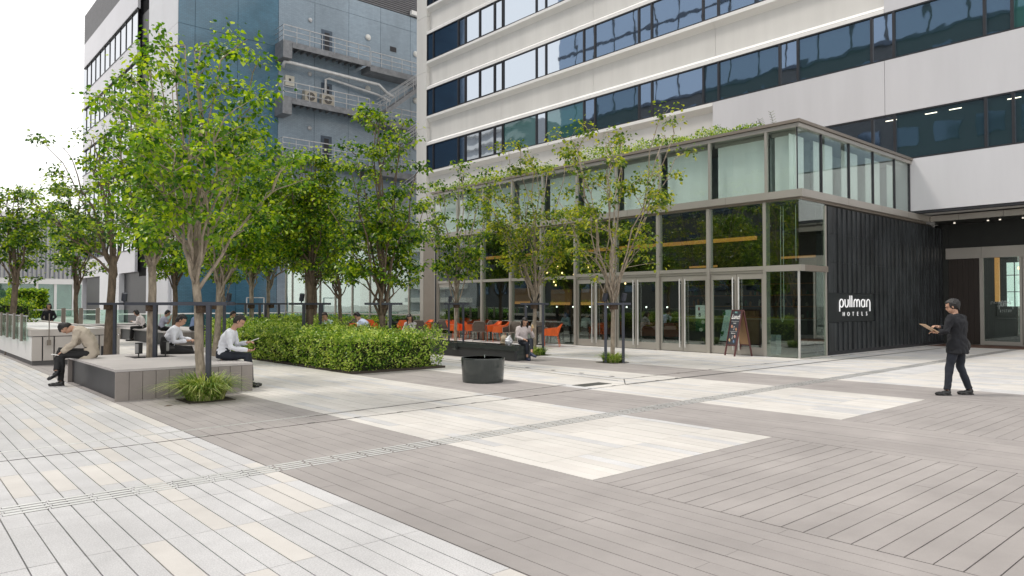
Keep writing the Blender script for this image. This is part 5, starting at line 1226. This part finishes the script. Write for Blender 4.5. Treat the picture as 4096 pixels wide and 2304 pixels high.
CAMYAW = AZ-math.pi/2      # +x to the right of the picture
M_shw = cloth('white_shirt', (.72, .74, .80)); M_shb = cloth('pale_blue_shirt', (.55, .62, .78)); M_jk = cloth('beige_jacket_cloth', (.47, .41, .335))
s0 = .52
SEAT = dict(pelvis=(0, 0, s0+.10), waist=(.03, 0, s0+.28), chest=(.10, 0, s0+.44), neck=(.19, 0, s0+.60), head=(.27, 0, s0+.72), face=(.85, 0, -.6))
# man 1: beige jacket, bent forward over his phone, facing left
t = person((3.14, 16.36, 0), R(178)+math.pi*0+CAMYAW*.35, 'man in beige jacket bent over his phone on the left end of the nearest bench', dict(
    pelvis=(-.05, 0, s0+.10), waist=(-.06, 0, s0+.28), chest=(.06, 0, s0+.47), neck=(.26, 0, s0+.60), head=(.38, 0, s0+.60), face=(.45, 0, -.9),
    elL=(.22, .20, s0+.30), wrL=(.42, .12, s0+.14), elR=(.20, -.22, s0+.30), wrR=(.38, -.06, s0+.22), knL=(.42, .10, s0+.08), anL=(.44, .12, .09), knR=(.48, -.02, s0+.17), anR=(.50, .24, .30), toR=(.8, .4, -.5), hem=(.02, 0, s0-.02)),
    M_jk, M_trbk, jacket=True, vox=.011, curl=.9)
held('phone', 'white phone held by the man in the beige jacket', 'phone', t, MB().bar((.47, .10, s0+.08), (.60, .08, s0+.10), .07, .012), M_sill)
# man 2: white shirt, behind trunk, dark jacket on lap, facing right
t = person((4.75, 16.75, 0), CAMYAW+R(12), 'man in white shirt on the nearest bench behind the tree support, black jacket on lap', dict(SEAT,
    elL=(.22, .24, s0+.32), wrL=(.45, .14, s0+.28), elR=(.18, -.25, s0+.26), wrR=(.42, -.16, s0+.28), knL=(.44, .12, s0+.10), anL=(.52, .12, .10), knR=(.45, -.12, s0+.10), anR=(.55, -.12, .10)),
    M_shw, M_trbk, vox=.012, curl=1.0)
o = remesh(MB().loft([((-.06, -.17, s0+.38), (1, 0, 0), (0, 1, 0), .03, .03), ((-.02, -.2, s0+.2), (1, 0, 0), (0, 1, 0), .10, .05), ((.08, -.2, s0+.06), (1, 0, 0), (0, 1, 0), .18, .08), ((.1, -.2, s0+.0), (1, 0, 0), (0, 1, 0), .2, .09)]).tube([(0, -.2, s0+.08), (.3, -.2, s0+.07), (.62, -.2, s0+.02)], [.11, .09, .03], 10), 'folded_jacket', M_trbk, None, .012, 2, .006)
o.location = t.location; o.rotation_euler = t.rotation_euler; tag(o, 'black jacket draped over the lap of the white shirted man behind the post', 'jacket')
# man 3: pale shirt on the right end, looking at phone
t = person((4.98, 14.05, 0), CAMYAW+R(8), 'man in pale shirt looking at his phone on the right end of the nearest bench', dict(SEAT, head=(.30, 0, s0+.74), face=(.8, 0, -.65),
    elL=(.20, .24, s0+.28), wrL=(.42, .14, s0+.33), elR=(.20, -.25, s0+.25), wrR=(.50, -.16, s0+.19), hdR=(1, 0, .05), palmR=(0, 0, 1), knL=(.46, .10, s0+.08), anL=(.50, .10, .09), knR=(.46, -.12, s0+.08), anR=(.50, -.11, .09)),
    M_shw, M_trou, vox=.011, curl=.7)
held('phone', 'white phone held up by the man on the right end of the nearest bench', 'phone', t, MB().bar((.50, .14, s0+.36), (.63, .13, s0+.41), .075, .012), M_sill)
# standing man with clipboard, seen from behind his right side
t = person((14.27, 4.30, 0), CAMYAW+R(120), 'standing man in a dark suit reading a clipboard on the right of the plaza', dict(
    pelvis=(0, 0, .90), waist=(.0, 0, 1.06), chest=(-.01, 0, 1.26), neck=(.03, .01, 1.43), head=(.07, .03, 1.555), face=(.75, .45, -.45), hipo=(0, 0, -.02),
    elL=(.03, .29, 1.12), wrL=(.17, .30, 1.10), elR=(.14, -.22, 1.12), wrR=(.27, .08, 1.19), hdL=(.8, .6, .1), hdR=(.3, .9, .2), knL=(.06, .15, .49), anL=(.05, .25, .09), knR=(.03, -.14, .49), anR=(-.08, -.21, .09), toL=(.55, .85, 0), toR=(.55, .8, 0), hem=(0, 0, .73)),
    cloth('charcoal_suit', (.009, .010, .014)), M_trou, hair=M_hairg, hairstyle='full', jacket=True, vox=.011)
_b = [(.10, .38), (.24, .56), (.42, .43), (.28, .25)]; _z = [1.10, 1.24, 1.24, 1.10]
held('clipboard', 'tan clipboard with a white sheet held by the man in the dark suit', 'clipboard', t, MB().add([(x, y, z) for (x, y), z in zip(_b, _z)]+[(x, y, z+.008) for (x, y), z in zip(_b, _z)], [(0,1,2,3),(4,7,6,5),(0,4,5,1),(1,5,6,2),(2,6,7,3),(3,7,4,0)]), mat('tan_board', (.55, .38, .24), .6))
held('paper_sheet', 'white sheet lying on the tan clipboard', 'paper', t, MB().add([(.13, .38, 1.12), (.22, .50, 1.21), (.37, .39, 1.21), (.28, .27, 1.12)], [(0,1,2,3)]), mat('blue_white_sheet', (.6, .7, .8), .7))
held('shoulder_bag', 'small black bag at the hip of the man in the dark suit', 'bag', t, MB().ell((.02, -.24, .86), (.12, .06, .13)), M_black_pl)
# woman eating on the planter end
s0 = .42
t = person((13.93, 15.32, 0), CAMYAW-R(70), 'woman in a pale blouse eating on the end of the black planter with legs crossed', dict(
    pelvis=(-.02, 0, s0+.10), waist=(.0, 0, s0+.26), chest=(.05, 0, s0+.42), neck=(.11, 0, s0+.56), head=(.18, .0, s0+.67), face=(.9, -.1, -.55),
    elL=(.20, .25, s0+.24), wrL=(.28, .16, s0+.42), hdL=(.2, .1, 1), elR=(.10, -.22, s0+.24), wrR=(.30, -.08, s0+.18), knL=(.42, .10, s0+.16), anL=(.66, .02, s0-.18), toL=(.8, .3, -.2), knR=(.42, -.02, s0+.05), anR=(.40, -.02, .09)),
    cloth('pale_mauve_blouse', (.60, .54, .54)), M_trou, hairstyle='long', sex='f', vox=.011, shoe=mat('navy_shoe', (.02, .03, .07), .5), shortleg=True)
held('sandwich', 'sandwich held by the woman on the planter', 'food', t, MB().add([(.28, .17, s0+.48), (.34, .22, s0+.50), (.30, .20, s0+.60), (.30, .13, s0+.48), (.36, .18, s0+.50), (.32, .16, s0+.60)], [(0,1,2),(5,4,3),(0,3,4,1),(1,4,5,2),(2,5,3,0)]), mat('bread', (.6, .45, .25), .8))
o = remesh(MB().ell((0, 0, .13), (.16, .12, .15)).ell((0, 0, .04), (.17, .13, .06)), 'handbag_body', mat('tan_canvas', (.38, .31, .22), .8, var=.2, scale=10), None, .014, 2, .012)
b = thing('handbag', (13.78, 15.95, .42), 'tan canvas handbag on the planter beside the eating woman', 'bag', rz=R(50)); o.parent = b; o.name = 'body'
MB().tube([(-.08, 0, .22), (-.05, .02, .34), (.05, .02, .34), (.08, 0, .22)], .009, 6).obj('handle', MATS['tan_canvas'], b, world=False)
o = remesh(MB().ell((0, 0, .11), (.12, .09, .12)).ell((.02, 0, .2), (.04, .03, .08)), 'plastic_bag', mat('white_plastic_film', (.75, .77, .8), .35), None, .012, 1, .03, 3, 18)
o.location = (13.66, 15.62, .42); tag(o, 'crumpled white plastic bag between the handbag and the eating woman', 'bag')
# background people
def seated(x, y, z, yaw, label, shirt, trous, hair=M_hair, style='short', sex='m', lean=.1, face=(.85, 0, -.5), arms='phone', sleeves='long', vox=.018, **kw):
    s = z
    J = dict(pelvis=(0, 0, s+.10), waist=(lean*.2, 0, s+.27), chest=(lean*.8, 0, s+.43), neck=(lean*1.7, 0, s+.58), head=(lean*2.4, 0, s+.70), face=face,
             knL=(.44, .11, s+.07), anL=(.46, .11, .09), knR=(.44, -.11, s+.07), anR=(.46, -.11, .09))
    if arms == 'phone': J.update(elL=(.2, .24, s+.24), wrL=(.4, .1, s+.32), elR=(.2, -.24, s+.24), wrR=(.4, -.1, s+.32))
    elif arms == 'eat': J.update(elL=(.22, .22, s+.28), wrL=(.36, .06, s+.50), elR=(.22, -.22, s+.28), wrR=(.36, -.05, s+.50), hdL=(.1, 0, 1), hdR=(.1, 0, 1))
    elif arms == 'chin': J.update(elL=(.3, .14, s+.24), wrL=(.27, -.02, s+.5), hdL=(-.1, 0, 1), elR=(.2, -.24, s+.24), wrR=(.4, -.1, s+.25))
    return person((x, y, 0), yaw, label, J, shirt, trous, hair, style, sex=sex, sleeves=sleeves, vox=vox, **kw)
seated(8.6, 33.9, .52, CAMYAW+math.pi+R(10), 'woman with black bob and white blouse on the left end of the far bench', cloth('white_blouse', (.72, .66, .66)), M_trbk, style='bob', sex='f', lean=.12)
seated(8.55, 31.1, .52, CAMYAW+R(35), 'person in a grey lilac short sleeved shirt seen from behind on the far bench', cloth('grey_lilac_shirt', (.42, .42, .52)), M_trbk, style='short', sleeves='short', arms='eat')
seated(9.5, 30.2, .52, CAMYAW, 'man in a blue shirt eating behind the far bench tree', cloth('blue_shirt', (.32, .42, .68)), M_trou, arms='eat')
seated(9.9, 27.6, .5, CAMYAW+R(10), 'person in dark clothes mostly hidden behind the tallest tree and its post', M_trbk, M_trbk, arms='phone')
seated(11.25, 21.9, .5, CAMYAW-R(120), 'man in a mint green shirt eating behind the hedge, facing us', cloth('mint_shirt', (.48, .62, .58)), M_trbk, hair=M_hairb, arms='eat', face=(.9, 0, -.5))
seated(12.3, 21.2, .5, CAMYAW+math.pi-R(10), 'man in light blue shirt bending left behind the right part of the hedge', M_shb, M_trbk, lean=.17, arms='eat', face=(.75, 0, -.8))
seated(13.95, 21.1, .42, CAMYAW-R(100), 'woman with dark brown hair, head in hand, behind the right end of the hedge', mat('white_speckled_top', (.6, .58, .57), .9, var=.35, scale=60), M_trbk, hair=M_hairb, style='long', sex='f', arms='chin', face=(.7, .3, -.8))
BK = thing('low_bench', (11.7, 21.8, 0), 'low dark bench behind the hedge carrying the seated lunch guests', 'bench')
MB().box(10.95, 12.7, 21.4, 21.95, 0, .5).obj('seat_block', M_bench, BK)
BK = thing('low_bench', (9.9, 27.6, 0), 'low bench behind the slender trees of the hedge', 'bench'); MB().box(9.6, 10.3, 27.3, 27.9, 0, .5).obj('seat_block', M_bench, BK)
person((5.34, 35.3, 0), -CAMYAW-math.pi+R(20), 'woman in a black top standing in front of the far greenery on the left', dict(
    pelvis=(0, 0, .86), waist=(0, 0, 1.02), chest=(0, 0, 1.2), neck=(.01, 0, 1.36), head=(.03, 0, 1.49), face=(1, 0, .05), elL=(.02, .26, 1.05), wrL=(.12, .16, .9), elR=(.02, -.26, 1.05), wrR=(.12, -.16, .9), knL=(0, .1, .46), anL=(0, .1, .09), knR=(0, -.1, .46), anR=(0, -.1, .09)),
    cloth('black_top', (.012, .013, .018)), M_trbk, M_hair, 'bob', sex='f', vox=.018)
# vague guests inside the cafe
seated(22.0, 27.9, .45, R(150), 'dark dressed woman standing out inside the left cafe bay', M_trbk, M_trbk, style='bob', sex='f', vox=.022)
seated(22.4, 19.7, .45, R(200), 'guest in a dark suit inside the cafe bay left of the doors', M_trou, M_trou, vox=.022)
seated(22.2, 20.6, .45, R(0), 'guest in a pale shirt inside the cafe bay left of the doors', M_shw, M_trbk, vox=.022)
seated(23.0, 22.3, .45, R(180), 'guest in a blue shirt inside the cafe behind the middle tree', M_shb, M_trbk, vox=.022)
# one phone-sized leaf and small litter
lf = MB().add([(3.35, 12.0, .004), (3.42, 12.03, .02), (3.52, 12.05, .006), (3.44, 11.99, .01)], [(0, 1, 2, 3)]); tag(lf.obj('fallen_leaf', M_barkd), 'dry brown fallen leaf on the dark planks left of the grass clump', 'leaf')

bpy.data.scenes.remove(WORK)
